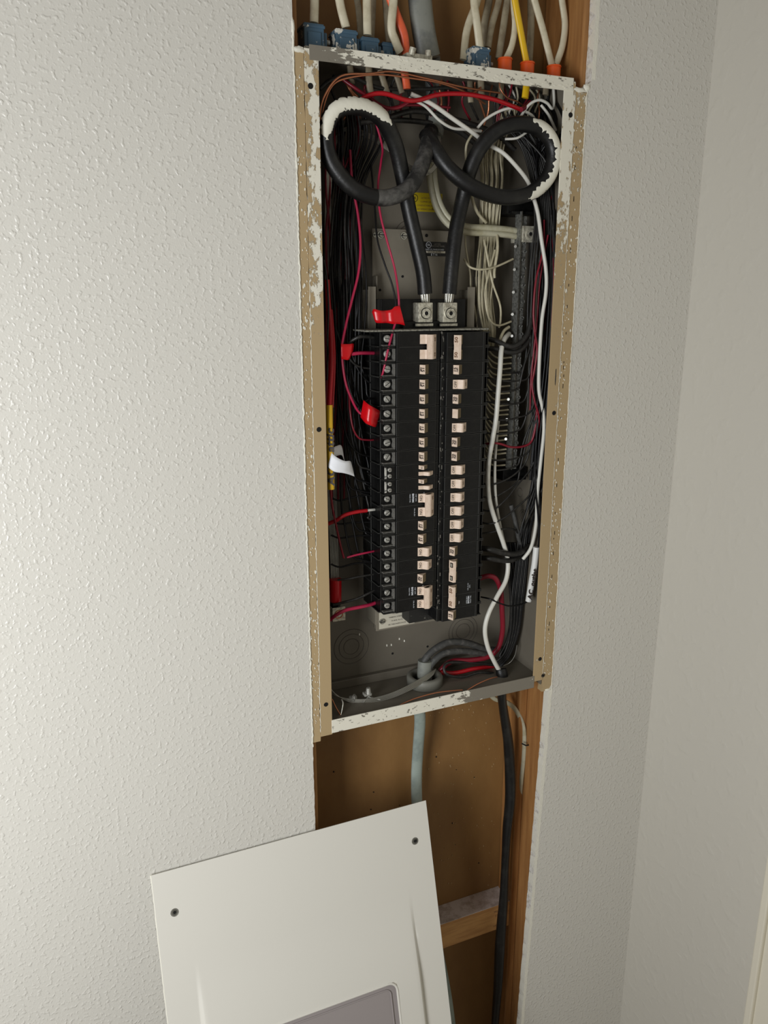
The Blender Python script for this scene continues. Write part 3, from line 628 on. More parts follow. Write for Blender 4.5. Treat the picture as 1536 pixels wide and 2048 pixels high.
U0, U1, V0, V1 = .0825, .3200, .2425, .715
us = sorted(set([CW*i/70 for i in range(71)]+[.041+.0065*i/6 for i in range(7)]+[.3555+.0065*i/6 for i in range(7)]+[U0, U1]))
vs = sorted(set([CL*i/90 for i in range(91)]+[V0, V1]))
mb = MB(); idx = {}
for j, v in enumerate(vs):
    for i, u in enumerate(us): idx[i, j] = len(mb.v); mb.v.append(tuple(cvp(u, v, hgt(u, v))))
for j in range(len(vs)-1):
    for i in range(len(us)-1):
        if us[i] >= U0-1e-6 and us[i+1] <= U1+1e-6 and vs[j] >= V0-1e-6 and vs[j+1] <= V1+1e-6: continue
        mb.f.append([idx[i, j], idx[i, j+1], idx[i+1, j+1], idx[i+1, j]]); mb.m.append(0); mb.sm.append(True)
def rrect(u0, u1, v0, v1, r, n=8):
    pts = []
    for cu_, cv_, a0 in ((u1-r, v0+r, -90), (u1-r, v1-r, 0), (u0+r, v1-r, 90), (u0+r, v0+r, 180)):
        for k in range(n+1):
            a = math.radians(a0+90*k/n); pts.append((cu_+r*math.cos(a), cv_+r*math.sin(a)))
    return pts
def sqproj(u, v):               # nearest point on the square opening
    cu_, cv_ = (U0+U1)/2, (V0+V1)/2; return (min(max(u, U0), U1), min(max(v, V0), V1))
RR = rrect(U0+.0005, U1-.0005, V0+.0005, V1-.0005, .013)
H = .0085; a = [cvp(u, v, H) for u, v in RR]; out = []
for (cu_, cv_), k0 in (((U1, V0), 0), ((U1, V1), 9), ((U0, V1), 18), ((U0, V0), 27)):
    b = len(mb.v); mb.v.append(tuple(cvp(cu_, cv_, hgt(cu_, cv_)))); seg = RR[k0:k0+9]
    for u, v in seg: mb.v.append(tuple(cvp(u, v, hgt(u, v)+.0)))
    for k in range(8): mb.f.append([b, b+1+k, b+2+k]); mb.m.append(0); mb.sm.append(False)
sheet = obj('cover_sheet', mb, 'cover', cover)
sheet.data.polygons.foreach_set('use_smooth', [True]*len(sheet.data.polygons))
sm_ = sheet.modifiers.new('thick', 'SOLIDIFY'); sm_.thickness = .0012; sm_.offset = -1; es_ = sheet.modifiers.new('split', 'EDGE_SPLIT'); es_.split_angle = math.radians(38)
mb = MB(); pts = []
for k in range(len(RR)):
    u, v = RR[k]; pts.append(cvp(u, v, hgt(u, v)+.0004))
pts.append(pts[0]); mb.tube(pts, .0019, 8, cap=False); obj('door_rim', mb, 'cover', cover)
mb = MB(); 
mb.add([cvp(u, v, hgt(U1-.02, V0+.05)-.0060 if False else hgt(.2, max(v, .245))-.0030) for u, v in RR], [list(range(len(RR)))])
mb.add([cvp(u, v, hgt(.2, max(v, .245))-.0045) for u, v in RR], [list(range(len(RR)))[::-1]])
dr = obj('cover_door', mb, 'door', cover, label='grey door set into the cover')
mb = MB(); pts = []
R2 = rrect(U0+.010, U1-.010, V0+.010, V1-.010, .008); pts = [cvp(u, v, hgt(.2, max(v, .245))-.0028) for u, v in R2]; pts.append(pts[0]); mb.tube(pts, .0012, 6, cap=False)
obj('door_bead', mb, 'door', dr)
for (u, v) in ((.024, .056), (.377, .055), (.024, CL-.056), (.377, CL-.055)):
    c = cvp(u, v, .0); mb = MB(); mb.ring(c+NV*.0003, NV, .0050, .0011, 28, 8); mb.cyl(c-NV*.001, NV, .0044, .0022, 24); mb.mi = 1; mb.cyl(c+NV*.0009, NV, .0022, .0006, 6, smooth=False)
    obj('cover_screw', mb, [mat('dull_screw', (120, 118, 108), .5, .5), 'dark'], cover)
mb = MB(); v_ = 0
e = []
for k in range(160):
    q = cvp(-.0002+jit(.0003), CL*k/159, .0); e.append(q)
mb.tube(e, .0011, 6); obj('paint_edge', mb, 'flake', cover)
# ------------------------------------------------------------------ service cables
G = 'wires'
svc = {}
def service(name, l, label, paint):
    pts = spline(W(l), 9); c = pts[0].copy(); mb = MB(); mb.tube([p-c for p in pts], .0098, 16)
    t = thing(name, c, label, 'cable'); o = obj('insulation', mb, 'cblk', t)
    n = len(pts); i0, i1, ctr, a_, b_ = paint[:5]      # paint patch: ragged sleeve on the room side
    i0, i1 = int(i0*n), int(i1*n); sub = spline(pts[i0:i1], 5); m_ = len(sub); mb = MB(); vs_ = []; K = 14
    A = [random.uniform(-.16, .16)+.25*math.sin(i*.45)*math.sin(i*.13+1) for i in range(m_)]; B = [random.uniform(-.16, .16) for _ in range(m_)]
    for L_ in (A, B):
        for i in range(1, m_-1):
            if i % 3: L_[i] = L_[i-i % 3]*(1-(i % 3)/3)+L_[min(m_-1, i-i % 3+3)]*(i % 3)/3
    for i in range(m_):
        tg = (sub[min(i+1, m_-1)]-sub[max(i-1, 0)]).normalized(); f = Vector((0, -1, 0)); f = (f-f.dot(tg)*tg).normalized(); q = tg.cross(f)
        taper = min(1, i/(m_*.12)+.12, (m_-1-i)/(m_*.15)+.12)
        lo = ctr-(a_*taper)+A[i]; hi = ctr+(b_*taper)+B[i]
        for j in range(K):
            t_ = lo+(hi-lo)*j/(K-1); r_ = .0098+(.00035 if 0 < j < K-1 else -.0002); vs_.append(sub[i]+(f*math.cos(t_)+q*math.sin(t_))*r_-c)
    mb.add(vs_, [(i*K+j, i*K+j+1, (i+1)*K+j+1, (i+1)*K+j) for i in range(m_-1) for j in range(K-1)], True)
    obj('paint_smear', mb, 'flake2', t, label='thick white paint smear on the insulation')
    e = pts[-1]; d = (pts[-1]-pts[-3]).normalized(); mb = MB()
    for k in range(9):
        a = 2*math.pi*k/9; off = Vector((math.cos(a), math.sin(a), 0))*.0052; mb.tube([e+off-d*.006-c, e+off*.9+d*.004-c, e+off*.75+d*.014-c], .0017, 6)
    obj('bare_strands', mb, 'silver', t); svc[name] = pts; return t
L1 = [(862, 262, 6.5), (856, 285, 4.6), (843, 332, 2.8), (815, 378, 1.6), (765, 396, 1.3), (708, 378, 1.5), (664, 326, 1.7), (651, 268, 1.4), (670, 222, 1.0), (712, 212, 1.0), (758, 232, 1.8), (787, 280, 2.8), (803, 342, 3.8), (818, 420, 4.4), (834, 490, 4.3), (846, 545, 4.2), (850, 588, 4.2)]
R1 = [(852, 268, 5.5), (868, 296, 3.8), (898, 338, 2.6), (945, 374, 1.8), (1002, 394, 1.4), (1060, 386, 1.2), (1098, 350, 1.0), (1107, 300, .9), (1086, 262, 1.0), (1044, 248, 1.4), (1000, 258, 2.0), (963, 292, 2.8), (940, 340, 3.6), (925, 400, 4.4), (913, 455, 4.4), (905, 520, 4.2), (899, 588, 4.2)]
service('service_cable', L1, 'thick black service cable looped on the left, white paint on its top', (.425, .66, -.15, 1.0, .75))
service('service_cable', R1, 'thick black service cable looped on the right, white paint on its outer side', (.30, .545, .55, .95, .8))
# silver grey scuffed stretch is the same insulation worn pale
def sleeve(pts, i0, i1, r, m, name, parent, k=14):
    n = len(pts); sub = pts[int(i0*n):int(i1*n)]; c = Vector(parent.location); mb = MB(); mb.tube([p-c for p in sub], r, k, cap=False); return obj(name, mb, m, parent)
for o in COL.objects:
    if o.name == 'service_cable': sleeve(svc['service_cable'] if False else spline(W(L1), 9), .03, .27, .0099, 'cworn', 'worn_insulation', o, 16)
# service neutral (ribbed cream) to the neutral lug
for off in (0,):
    l = [(862, 325, 8.2), (866, 370, 8.2), (877, 412, 8.0), (898, 443, 7.4), (930, 458, 6.8), (975, 461, 6.4), (1012, 464, 6.2), (1036, 468, 6.2)]
    pts = spline(W(l), 9); c = pts[0].copy(); mb = MB()
    for s_ in (-1, 1):
        mb.tube([p-c+(Vector((-(pts[min(i+1, len(pts)-1)]-pts[max(i-1, 0)]).z, 0, (pts[min(i+1, len(pts)-1)]-pts[max(i-1, 0)]).x)).normalized()*.0036*s_) for i, p in enumerate(pts)], .0042, 10)
    t = obj('neutral_cable', mb, 'neut', None, 'cream ribbed service neutral cable curving to the square lug', 'cable'); t.location = c
    mb = MB()
    for k in range(6): mb.tube([pts[-1]-c+Vector((0, .004*math.cos(k), .004*math.sin(k))), pts[-1]-c+Vector((.012, .004*math.cos(k), .004*math.sin(k)))], .0016, 6)
    obj('bare_strands', mb, 'copper', t)
# grey jacket of the service entrance
_, pts = wire([(836, -70, 5.5), (840, 0, 5.5), (847, 60, 5.5), (858, 115, 5.8)], 15.5, 'gcab', 'wide grey service entrance cable coming down from above', 'service_entrance_cable', 'cable', inside=False, k=20, flat=.62, flatdir=(0, 1, 0))
j, _ = wire([(862, 118, 6.5), (868, 160, 7.4), (872, 200, 7.8), (872, 240, 7.6), (868, 268, 7.0)], 13, 'gcab', 'grey outer jacket end inside the box behind the red wires', 'service_cable_jacket', 'cable', k=18, flat=.6, flatdir=(0, 1, 0))
# bare concentric strands leaving the jacket and looping
for k in range(7):
    d = k*2.2
    wire([(874+k, 268, 7), (884-k*.6, 300, 6.4), (873-k*1.4, 334, 5.8), (850-k, 350-k*1.5, 5.6), (812-k, 335-d, 6.2), (774, 300-d, 6.8), (735, 276-d*.8, 7.2), (690, 262-d*.5, 7.2), (664+k, 285+d, 6.8), (654+k*1.6, 340, 6.4), (650+k*1.8, 450, 6.6), (652+k*1.8, 600, 7), (656+k*2, 800, 7.2), (657+k*2.6, 1000, 7.2), (661+k*2.4, 1110, 7.0), (662+k*2.4, 1160, 6.8)], .85, 'silver', 'bare aluminium strand looping behind the left service cable and down the left side', 'bare_strand', 'wire', 'bare neutral strands down the left side', n=6, k=5)
tp, pts = wire([(671, 1158, 6.4), (671, 1180, 6.4), (671, 1202, 6.4)], 8.6, 'tape', 'red tape wrapped around the bare strands at lower left', 'red_tape', 'tape', k=14)
wire([(671, 1200, 6.4), (670, 1212, 6.3), (668, 1222, 6.2)], 7.6, 'wblk', 'black stub of insulation below the red tape at lower left', 'insulation_stub', 'wire', k=12)
# ------------------------------------------------------------------ cables and connectors above the box
NMF = (0, 1, 0)
def nmc(l, label, m='nm', r=5.4, flat=.6, name='electrical_cable', cat='cable', group=None): return wire(l, r, m, label, name, cat, group, inside=False, flat=flat, flatdir=NMF, k=12)
nmc([(628, -60, 4), (629, 0, 4), (628, 45, 4)], 'leftmost cream cable entering the first blue connector')
nmc([(676, -60, 4), (679, 0, 4), (692, 55, 4)], 'cream cable leaning into the second blue connector')
nmc([(735, -60, 4), (734, 0, 4), (735, 70, 4)], 'cream cable entering the third blue connector')
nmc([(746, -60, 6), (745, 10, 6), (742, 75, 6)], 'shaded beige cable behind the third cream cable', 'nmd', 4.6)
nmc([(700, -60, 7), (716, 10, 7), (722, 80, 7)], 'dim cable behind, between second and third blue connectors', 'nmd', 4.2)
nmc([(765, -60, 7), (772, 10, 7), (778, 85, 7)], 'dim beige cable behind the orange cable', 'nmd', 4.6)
nmc([(789, -60, 3), (787, 0, 3), (783, 55, 3), (790, 80, 3.2), (800, 104, 3.6)], 'cream cable bending across the orange cable')
nmc([(762, -60, 3.6), (778, -10, 3.6), (795, 35, 3.6), (808, 70, 3.8), (812, 108, 4.2)], 'bright orange cable left of the grey service cable', 'orange', 5.6)
nmc([(950, -60, 3.5), (948, 0, 3.5), (955, 55, 3.5), (960, 98, 3.8)], 'cream cable entering the painted blue connector on the right')
nmc([(966, -60, 6), (955, 0, 6), (934, 60, 5.5), (927, 120, 5.2)], 'cream cable passing left of the painted blue connector', 'nm', 5.2)
nmc([(982, -60, 7), (978, 0, 7), (968, 60, 6.6), (974, 100, 6.2)], 'shaded beige cable crossing behind the painted blue connector', 'nmd', 5.4)
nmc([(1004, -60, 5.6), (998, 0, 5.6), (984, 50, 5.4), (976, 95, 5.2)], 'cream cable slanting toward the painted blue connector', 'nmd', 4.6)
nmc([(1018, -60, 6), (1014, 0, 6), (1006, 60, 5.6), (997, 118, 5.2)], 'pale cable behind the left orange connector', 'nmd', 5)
nmc([(1030, -60, 4), (1027, 0, 4), (1030, 50, 4), (1024, 90, 4), (1012, 118, 4)], 'cream cable curving into the left orange connector', 'nm', 4.4)
nmc([(1022, -60, 3), (1030, 0, 3), (1040, 55, 3.2), (1053, 125, 3.6)], 'yellow cable running down into the middle orange connector', 'yellow', 4.6)
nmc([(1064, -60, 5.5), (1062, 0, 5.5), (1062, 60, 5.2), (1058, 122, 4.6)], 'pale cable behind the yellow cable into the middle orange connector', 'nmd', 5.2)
nmc([(1056, -60, 3), (1069, 0, 3), (1086, 60, 3.4), (1104, 132, 3.8)], 'whitish cable slanting down into the right orange connector', 'nm', 4.8)
nmc([(1118, -60, 4.4), (1124, 0, 4.4), (1130, 50, 4.4), (1124, 95, 4.2), (1111, 130, 4)], 'cream cable bowing right into the right orange connector', 'nm', 4.8)
zt = BZ1
def blueconn(px, py, w_, h_, Y, label, m='blue'):
    p = P(px, py, Y); x = p.x; zz = zt-.004; zh = p.z
    t = thing('cable_connector', (x, Y+.012, zt), label, 'cable connector', None)
    L_ = Vector(t.location)
    mb = MB(); mb.box(-w_/2, w_/2, -.012, .012, 0, zh-zt); mb.box(-w_/2-.0012, w_/2+.0012, -.0128, .0128, zh-zt-.005, zh-zt-.0015)
    mb.box(-w_/2+.004, w_/2-.004, -.0138, -.012, .002, zh-zt-.009)
    b_ = obj('connector_body', mb, m, t, bevel=.0012)
    mb = MB(); mb.box(w_/2, w_/2+.005, -.008, .006, .004, zh-zt-.007); obj('clamp_ear', mb, m, t, bevel=.001)
    mb = MB(); mb.cyl((w_/2+.0052, -.002, (zh-zt)*.5), (1, 0, 0), .0030, .0045, 14); obj('clamp_screw', mb, 'scr', t)
blueconn(628, 46, .024, .02, .030, 'leftmost blue connector, paint flecked, on top of the box')
blueconn(693, 58, .026, .02, .030, 'second blue connector from the left, splashed with white paint', 'bluew')
blueconn(741, 74, .021, .02, .030, 'third blue connector from the left, mostly clean')
blueconn(776, 84, .014, .016, .038, 'dark blue connector half hidden by the cream cable')
blueconn(963, 93, .024, .02, .034, 'blue connector crusted with white paint at the right', 'bluew')
for px, py, lb in ((1010, 117, 'left orange push-in connector'), (1055, 125, 'middle orange push-in connector under the yellow cable'), (1108, 132, 'right orange push-in connector holding two cables')):
    p = P(px, py, .034); mb = MB(); c = Vector((p.x, .034, zt)); h_ = p.z-zt
    mb.cyl((0, 0, -.0015), (0, 0, 1), .0088, h_, 28); mb.cyl((0, 0, h_-.002), (0, 0, 1), .0098, .002, 28, .0092); mb.cyl((0, 0, .0), (0, 0, 1), .0102, .003, 28)
    o = obj('cable_connector', mb, 'conn', None, lb+' on top of the box', 'cable connector', 'orange connectors'); o.location = c
# grey metal clamp on the top lip by the grey cable
p = P(838, 100, .012); mb = MB(); mb.box(-.017, .017, -.006, .010, -.004, .004); mb.cyl((-.010, -.004, .002), (.2, -.3, 1), .004, .008, 14); mb.cyl((.012, -.004, .002), (0, 0, 1), .0035, .007, 14)
o = obj('cable_clamp', mb, 'alu', None, 'dull metal clamp at the foot of the grey service cable', 'clamp', bevel=.001); o.location = (p.x, .016, zt+.004)
# jacket ends sticking down inside the box top
def stub(l, m, r, label): return wire(l, r, m, label, 'jacket_end', 'cable', 'cable jacket ends under the box top', flat=.6, flatdir=NMF, k=12)
stub([(738, 128, 4.5), (738, 160, 4.5), (742, 190, 4.6)], 'nmd', 4.4, 'beige jacket end hanging behind the copper wires, left')
stub([(760, 140, 5), (768, 165, 5), (775, 188, 5)], 'nmd', 4.2, 'frayed beige jacket end left of the orange one')
stub([(808, 140, 4), (812, 160, 4), (814, 178, 4)], 'orange', 5.2, 'orange jacket end hanging inside the box top')
stub([(793, 150, 4.8), (800, 172, 4.8), (804, 186, 4.8)], 'nmd', 4, 'short beige jacket end beside the orange one')
stub([(700, 132, 5), (702, 150, 5), (704, 168, 5)], 'nmd', 4, 'short beige jacket end near the upper left corner')
stub([(962, 150, 4.4), (962, 172, 4.4), (963, 190, 4.4)], 'nmd', 4.8, 'pale jacket end below the painted blue connector')
stub([(940, 150, 5.6), (940, 180, 5.6), (942, 205, 5.6)], 'nmd', 4.2, 'dim jacket end behind the red wire')
stub([(1003, 158, 5), (1002, 185, 5), (1000, 205, 5)], 'nmd', 4.0, 'beige jacket end below the left orange connector')
stub([(1054, 160, 3.2), (1052, 180, 3.2), (1050, 196, 3.2)], 'yellow', 5.0, 'yellow jacket end hanging inside the box top')
stub([(1092, 168, 4.6), (1092, 178, 4.6), (1091, 190, 4.6)], 'nmd', 4.6, 'shaded jacket end under the right orange connector')
# ------------------------------------------------------------------ wires at the top of the box
wire([(652, 262, 1.6), (640, 232, 1.0), (650, 190, .8), (682, 152, .9), (740, 147, 1.2), (785, 143, 1.6), (850, 156, 2.4), (930, 175, 3.2), (1000, 186, 4)], 1.15, 'copper', 'upper bare copper wire arching under the top flange', 'bare_copper_wire')
wire([(646, 268, 2.0), (646, 222, 1.4), (664, 172, 1.2), (700, 155, 1.3), (760, 149, 1.8), (820, 156, 2.4), (880, 166, 3), (935, 186, 3.6), (970, 208, 5)], 1.15, 'copper', 'lower bare copper wire arching under the top flange', 'bare_copper_wire')
wire([(1000, 150, 4.5), (1000, 175, 4.2), (1014, 195, 4), (1036, 204, 4), (1050, 215, 5)], 1.0, 'copper', 'thin copper wire below the left orange connector', 'bare_copper_wire')
wire([(962, 175, 4.2), (944, 186, 4.4), (918, 186, 4.6)], 1.4, 'copper', 'short copper stub in front of the pale jacket end', 'bare_copper_wire')
wire([(700, 214, 3.4), (735, 192, 2.4), (768, 187, 2), (812, 200, 2), (838, 200, 2.2), (878, 189, 2.4), (930, 188, 2.4), (985, 198, 2.4), (1024, 212, 2.6), (1042, 219, 2.8)], 2.7, 'red', 'thick red wire waving across the top of the box', 'red_wire', k=12)
wire([(676, 152, 4.6), (704, 172, 4.0), (735, 193, 3.6), (768, 214, 3.2), (796, 215, 3.0), (826, 198, 3.2)], 2.2, 'maroon', 'second red wire dipping below the thick one at upper left', 'red_wire')
wire([(762, 226, 4.6), (790, 214, 4.8), (830, 210, 5), (900, 215, 5.6)], 1.6, 'maroon', 'dim red wire behind the thick red one', 'red_wire')
wire([(1042, 219, 2.4), (1052, 214, 3), (1060, 205, 3.6)], 3.2, 'maroon', 'dark red end of the thick wire beside the yellow jacket', 'red_wire')
wire([(640, 178, 3), (662, 160, 3), (700, 152, 4), (760, 176, 5), (850, 178, 5), (900, 176, 5), (950, 192, 5.4), (1040, 210, 6)], 2.4, 'wdk', 'dull black wire crossing behind the red wires at the top', 'black_wire')
wire([(776, 236, 5.4), (830, 222, 6), (900, 236, 6.4), (980, 262, 6.4), (1030, 300, 6)], 3.4, 'wdk', 'heavy dull black wire crossing behind the loops', 'black_wire')
wire([(720, 245, 6), (780, 240, 6.6), (850, 245, 7.0), (915, 262, 7), (955, 292, 7)], 3.4, 'wdk', 'heavy dark wire running right above the grey jacket end', 'black_wire')
wire([(822, 188, 3.4), (862, 207, 3), (905, 237, 3), (945, 265, 3.2), (975, 288, 4.2), (1005, 305, 3.6), (1032, 332, 3), (1055, 362, 3), (1066, 392, 3), (1076, 428, 2.6), (1083, 480, 2.2), (1092, 540, 2.0), (1092, 585, 2.0), (1084, 640, 2.2), (1079, 720, 2.2), (1078, 780, 2.2), (1086, 820, 2.0), (1088, 860, 1.8), (1082, 920, 1.6), (1075, 985, 1.6), (1072, 1050, 1.8), (1062, 1095, 2.4), (1046, 1118, 3)], 2.7, 'white', 'long white wire running from the upper left down the right side', 'white_wire', k=12)
wire([(818, 196, 4), (850, 212, 4), (878, 240, 4), (905, 256, 4.4), (935, 259, 4.6), (962, 262, 5)], 1.9, 'white', 'thinner white wire curving below the long white one', 'white_wire')
wire([(955, 256, 4.4), (972, 238, 4), (1000, 222, 3.4), (1025, 216, 3), (1048, 222, 3), (1065, 232, 3.2), (1072, 246, 4)], 1.9, 'white', 'white wire arching above the right cable loop', 'white_wire')
wire([(1034, 246, 4), (1046, 226, 3), (1060, 208, 2.6), (1078, 200, 2.4), (1094, 206, 2.4), (1104, 217, 2.6), (1108, 206, 3), (1107, 175, 3.6)], 1.9, 'white', 'white wire hooking up at the upper right corner', 'white_wire')
wire([(1082, 210, 3.4), (1096, 228, 3), (1104, 244, 3), (1112, 262, 3)], 1.9, 'white', 'short white wire behind the right cable loop near the edge', 'white_wire')
wire([(1010, 278, 3.4), (1034, 276, 2.6), (1054, 264, 2.6)], 1.6, 'white', 'short white wire inside the right cable loop', 'white_wire')
wire([(945, 268, 5.2), (933, 290, 5.2), (932, 322, 5.6), (938, 350, 6)], 1.7, 'cream', 'cream wire dropping beside the right cable loop', 'white_wire')
for k in range(12):
    x = 985+k*10+jit(5); wire([(x+jit(14), 168, 5.5+jit(1)), (x+jit(10), 195, 5.6), (x-4+jit(10), 225, 6), (x-12+jit(8), 262, 6.5)], 1.35, random.choice(['cream', 'white', 'maroon', 'wblk', 'copper']), 'short wire in the dense tangle below the right-hand connectors', 'tangled_wire', 'wire', 'tangle of wires at upper right', n=5)
for k in range(16):
    x = 665+k*20+jit(9); wire([(x+jit(14), 150, 6+jit(1)), (x+jit(12), 176, 6), (x+8+jit(14), 205, 6.6), (x+jit(20), 240, 7.4)], 1.5, random.choice(['wblk', 'wdk', 'wblk', 'maroon', 'copper', 'wdk']), 'short wire in the dark tangle at the back of the box top', 'tangled_wire', 'wire', 'tangle of wires at upper left', n=5)
# cream neutrals in a vertical bundle
for k in range(17):
    f = k/16; a = 958+f*46
    wire([(1005+f*35+jit(6), 215, 6.0), (990+f*22+jit(6), 262, 6.4), (962+f*44, 305+jit(8), 7-(k%3)*.5), (964+f*42+jit(3), 360, 7-(k%4)*.4), (960+f*40, 425, 7.2-(k%3)*.3), (960+f*36, 470, 8.0), (956+f*34+jit(3), 520, 7.4-(k%3)*.5), (954+f*32+jit(4), 560, 7-(k%3)*.6), (958+f*28+jit(3), 610, 7-(k%3)*.6), (968+f*24+jit(4), 660, 6.8), (974+f*12, 700, 7.6)], 1.05, 'cream', 'cream neutral wire in the vertical bundle left of the neutral bar', 'neutral_wire', 'wire', 'bundle of cream neutral wires', n=6, k=6)
wire([(928, 518, 6), (940, 534, 5.2), (962, 539, 4.8), (990, 534, 4.8), (1026, 518, 5.2)], 1.5, 'cream', 'single cream wire swinging right to the top of the neutral bar', 'neutral_wire')
wire([(930, 470, 7.6), (932, 500, 7.4), (940, 545, 7), (942, 580, 7), (950, 620, 7), (955, 665, 7.4)], 1.3, 'cream', 'lone cream wire hanging left of the neutral bundle', 'neutral_wire')
wire([(968, 480, 6), (976, 520, 5.4), (985, 565, 5), (1000, 610, 5), (1001, 640, 5.2), (998, 655, 5.6)], 1.5, 'cream', 'cream wire slanting across the neutral bundle', 'neutral_wire')
wire([(990, 500, 5.4), (972, 570, 5), (972, 610, 4.8), (980, 640, 4.8), (997, 651, 5), (1022, 643, 5.4)], 1.5, 'cream', 'cream wire hooking right into the neutral bar', 'neutral_wire')
wire([(994, 470, 6), (995, 500, 5.4), (989, 540, 5.2), (989, 556, 5.2)], 2.0, 'cream', 'blunt cream wire end beside the neutral bundle', 'neutral_wire')
wire([(940, 350, 6), (944, 395, 6), (955, 425, 6), (972, 445, 6.6)], 2.2, 'cream', 'cream wire curling above the ribbed neutral cable', 'neutral_wire')
wire([(984, 700, 6), (984, 660, 5.4), (983, 640, 5.4)], 2.1, 'cream', 'upright cream wire stub right of the breakers top', 'neutral_wire')
wire([(1000, 695, 4.4), (1000, 680, 4.6), (1008, 662, 4.8), (1018, 654, 5.2)], 2.2, 'cream', 'cream wire bending into the bar above the heavy black wires', 'neutral_wire')
# wires landing on the neutral bar
ys = [715, 727, 738, 749, 758, 772, 786, 799, 811, 820, 829, 850, 861, 871, 880, 899, 907, 919, 930]
for i, y in enumerate(ys):
    f = (y-715)/215; xb = 1016-f*13
    wire([(968-f*4, y-34+jit(5), 7.0), (974-f*4+jit(2), y-20+jit(3), 6.4), (984-f*5, y-5+jit(2), 5.8), (998-f*8, y+1, 5.4), (xb+7, y-1+jit(1), 5.6)], 1.35, 'cream', 'cream wire end landing on the lower neutral bar', 'neutral_wire', 'wire', 'cream wire ends on the neutral bar', n=5, k=6)
# thick white neutral down the middle right
wire([(1018, 668, 5.4), (1010, 677, 4.4), (1003, 697, 3.6), (1000, 740, 3.2), (996, 790, 3.0), (992, 838, 3.0), (985, 880, 3.0), (978, 920, 3.0), (976, 965, 3.2), (980, 1005, 3.4), (994, 1050, 3.6), (1008, 1090, 3.8), (1016, 1125, 3.8), (1012, 1160, 3.4), (995, 1192, 3.0), (978, 1225, 2.8), (970, 1258, 2.8), (975, 1292, 3.0), (988, 1322, 3.2), (1001, 1345, 3.4)], 3.5, 'white', 'thick white wire weaving from the neutral bar down to the black cable', 'white_wire', k=14)
wire([(997, 838, 5.2), (993, 880, 4.6), (990, 920, 4.2), (990, 970, 4.2), (993, 1010, 4.4), (1000, 1050, 4.6), (1008, 1085, 5)], 2.3, 'white', 'second white wire beside the thick white one', 'white_wire', k=10)
# ------------------------------------------------------------------ left side wires
def bwire(l, r, m, lab, nm='black_wire'): return wire(l, r, m, lab, nm, n=6)
wire([(742, 215, 6.5), (764, 290, 6), (762, 325, 5), (756, 375, 4.4), (761, 430, 4), (775, 485, 3.4), (790, 540, 2.8), (797, 590, 2.2), (797, 625, 2.0), (788, 655, 1.6), (776, 700, 1.4), (766, 745, 1.8), (757, 772, 3.0)], 1.45, 'pink', 'magenta red wire hanging past the black lug block', 'red_wire')
wire([(742, 330, 6.5), (750, 420, 5), (755, 480, 4), (770, 530, 3.2), (785, 572, 2.6), (791, 610, 2.2), (786, 660, 2.0), (772, 705, 2.2), (757, 735, 3.4)], 1.2, 'wblk', 'black wire beside the magenta red wire at the lug block', 'black_wire')
wire([(700, 300, 6), (705, 370, 5.4), (716, 430, 5), (721, 490, 4.6), (717, 545, 4.2), (704, 600, 4), (692, 650, 3.8), (684, 700, 3.6), (690, 760, 3.6), (704, 800, 3.6), (720, 826, 3.6), (744, 836, 2.6), (757, 829, 4.0)], 1.7, 'pink', 'magenta red wire bowing left down to the lower tape flag', 'red_wire')
wire([(708, 300, 6), (714, 400, 5.6), (728, 500, 5.4), (733, 580, 5), (729, 660, 4.6), (723, 720, 4.4), (724, 780, 4.2), (727, 802, 4.2), (740, 798, 4.2), (755, 798, 4.6)], 1.1, 'wblk', 'slim black wire hanging in front of the dark gap by the upper left breakers', 'black_wire')
wire([(684, 704, 3.4), (700, 708, 3.4), (722, 706, 3.4), (757, 706, 4.4)], 2.4, 'pink', 'pink wire from the red tape to the top left breaker', 'red_wire')
wire([(696, 690, 4.6), (706, 680, 4), (724, 673, 3.6), (757, 676, 4.4)], 2.5, 'wdk', 'dull black wire from behind the red tape to the topmost left breaker', 'black_wire')
wire([(698, 780, 5), (700, 820, 4.2), (706, 856, 4), (718, 876, 4), (736, 880, 4.2), (756, 879, 4.6)], 1.35, 'maroon', 'thin maroon wire bending right to the left column', 'red_wire')
wire([(654, 560, 5), (656, 600, 4.6), (661, 660, 4.2), (663, 720, 2.6), (660, 780, 1.6), (658, 815, 1.3)], 3.4, 'red', 'bright red wire going into the yellow sleeve on the left', 'red_wire', k=12)
wire([(662, 620, 5), (668, 700, 3.4), (667, 760, 2.4), (664, 815, 2.0)], 2.2, 'red', 'second red wire beside the yellow sleeve', 'red_wire', k=10)
sl, spts = wire([(658, 810, 1.3), (659, 860, 1.1), (661, 920, 1.1), (662, 978, 1.2)], 4.6, 'ylab', 'yellow sleeve with handwriting around the red wire at the left', 'wire_sleeve', 'label', k=16)
q = P(661, 924, .0065); c = Vector(sl.location)
dr_ = (spts[0]-spts[-1]).normalized()
text('AC    attic', .0140, 'ink', q-c+Vector((.0002, -.0012, .006)), dr_, (-.88, .47, 0), sl, 'handwriting', bold=.03, shear=.15, sx=1.25)
wire([(661, 975, 1.3), (664, 1010, 2.4), (672, 1050, 4), (682, 1095, 4.2), (688, 1116, 4.2)], 1.6, 'maroon', 'maroon wire running down below the yellow sleeve', 'red_wire')
wire([(655, 1048, 4.6), (672, 1041, 4.2), (690, 1030, 3.8), (712, 1024, 3.8), (734, 1021, 3.8)], 2.6, 'red', 'red wire with a bare white tip at the left breakers', 'red_wire', k=10)
wire([(732, 1021, 3.8), (745, 1019.5, 3.9), (757, 1018, 4.4)], 1.9, 'white', 'stripped pale wire tip joining the eleventh left breaker', 'wire_tip')
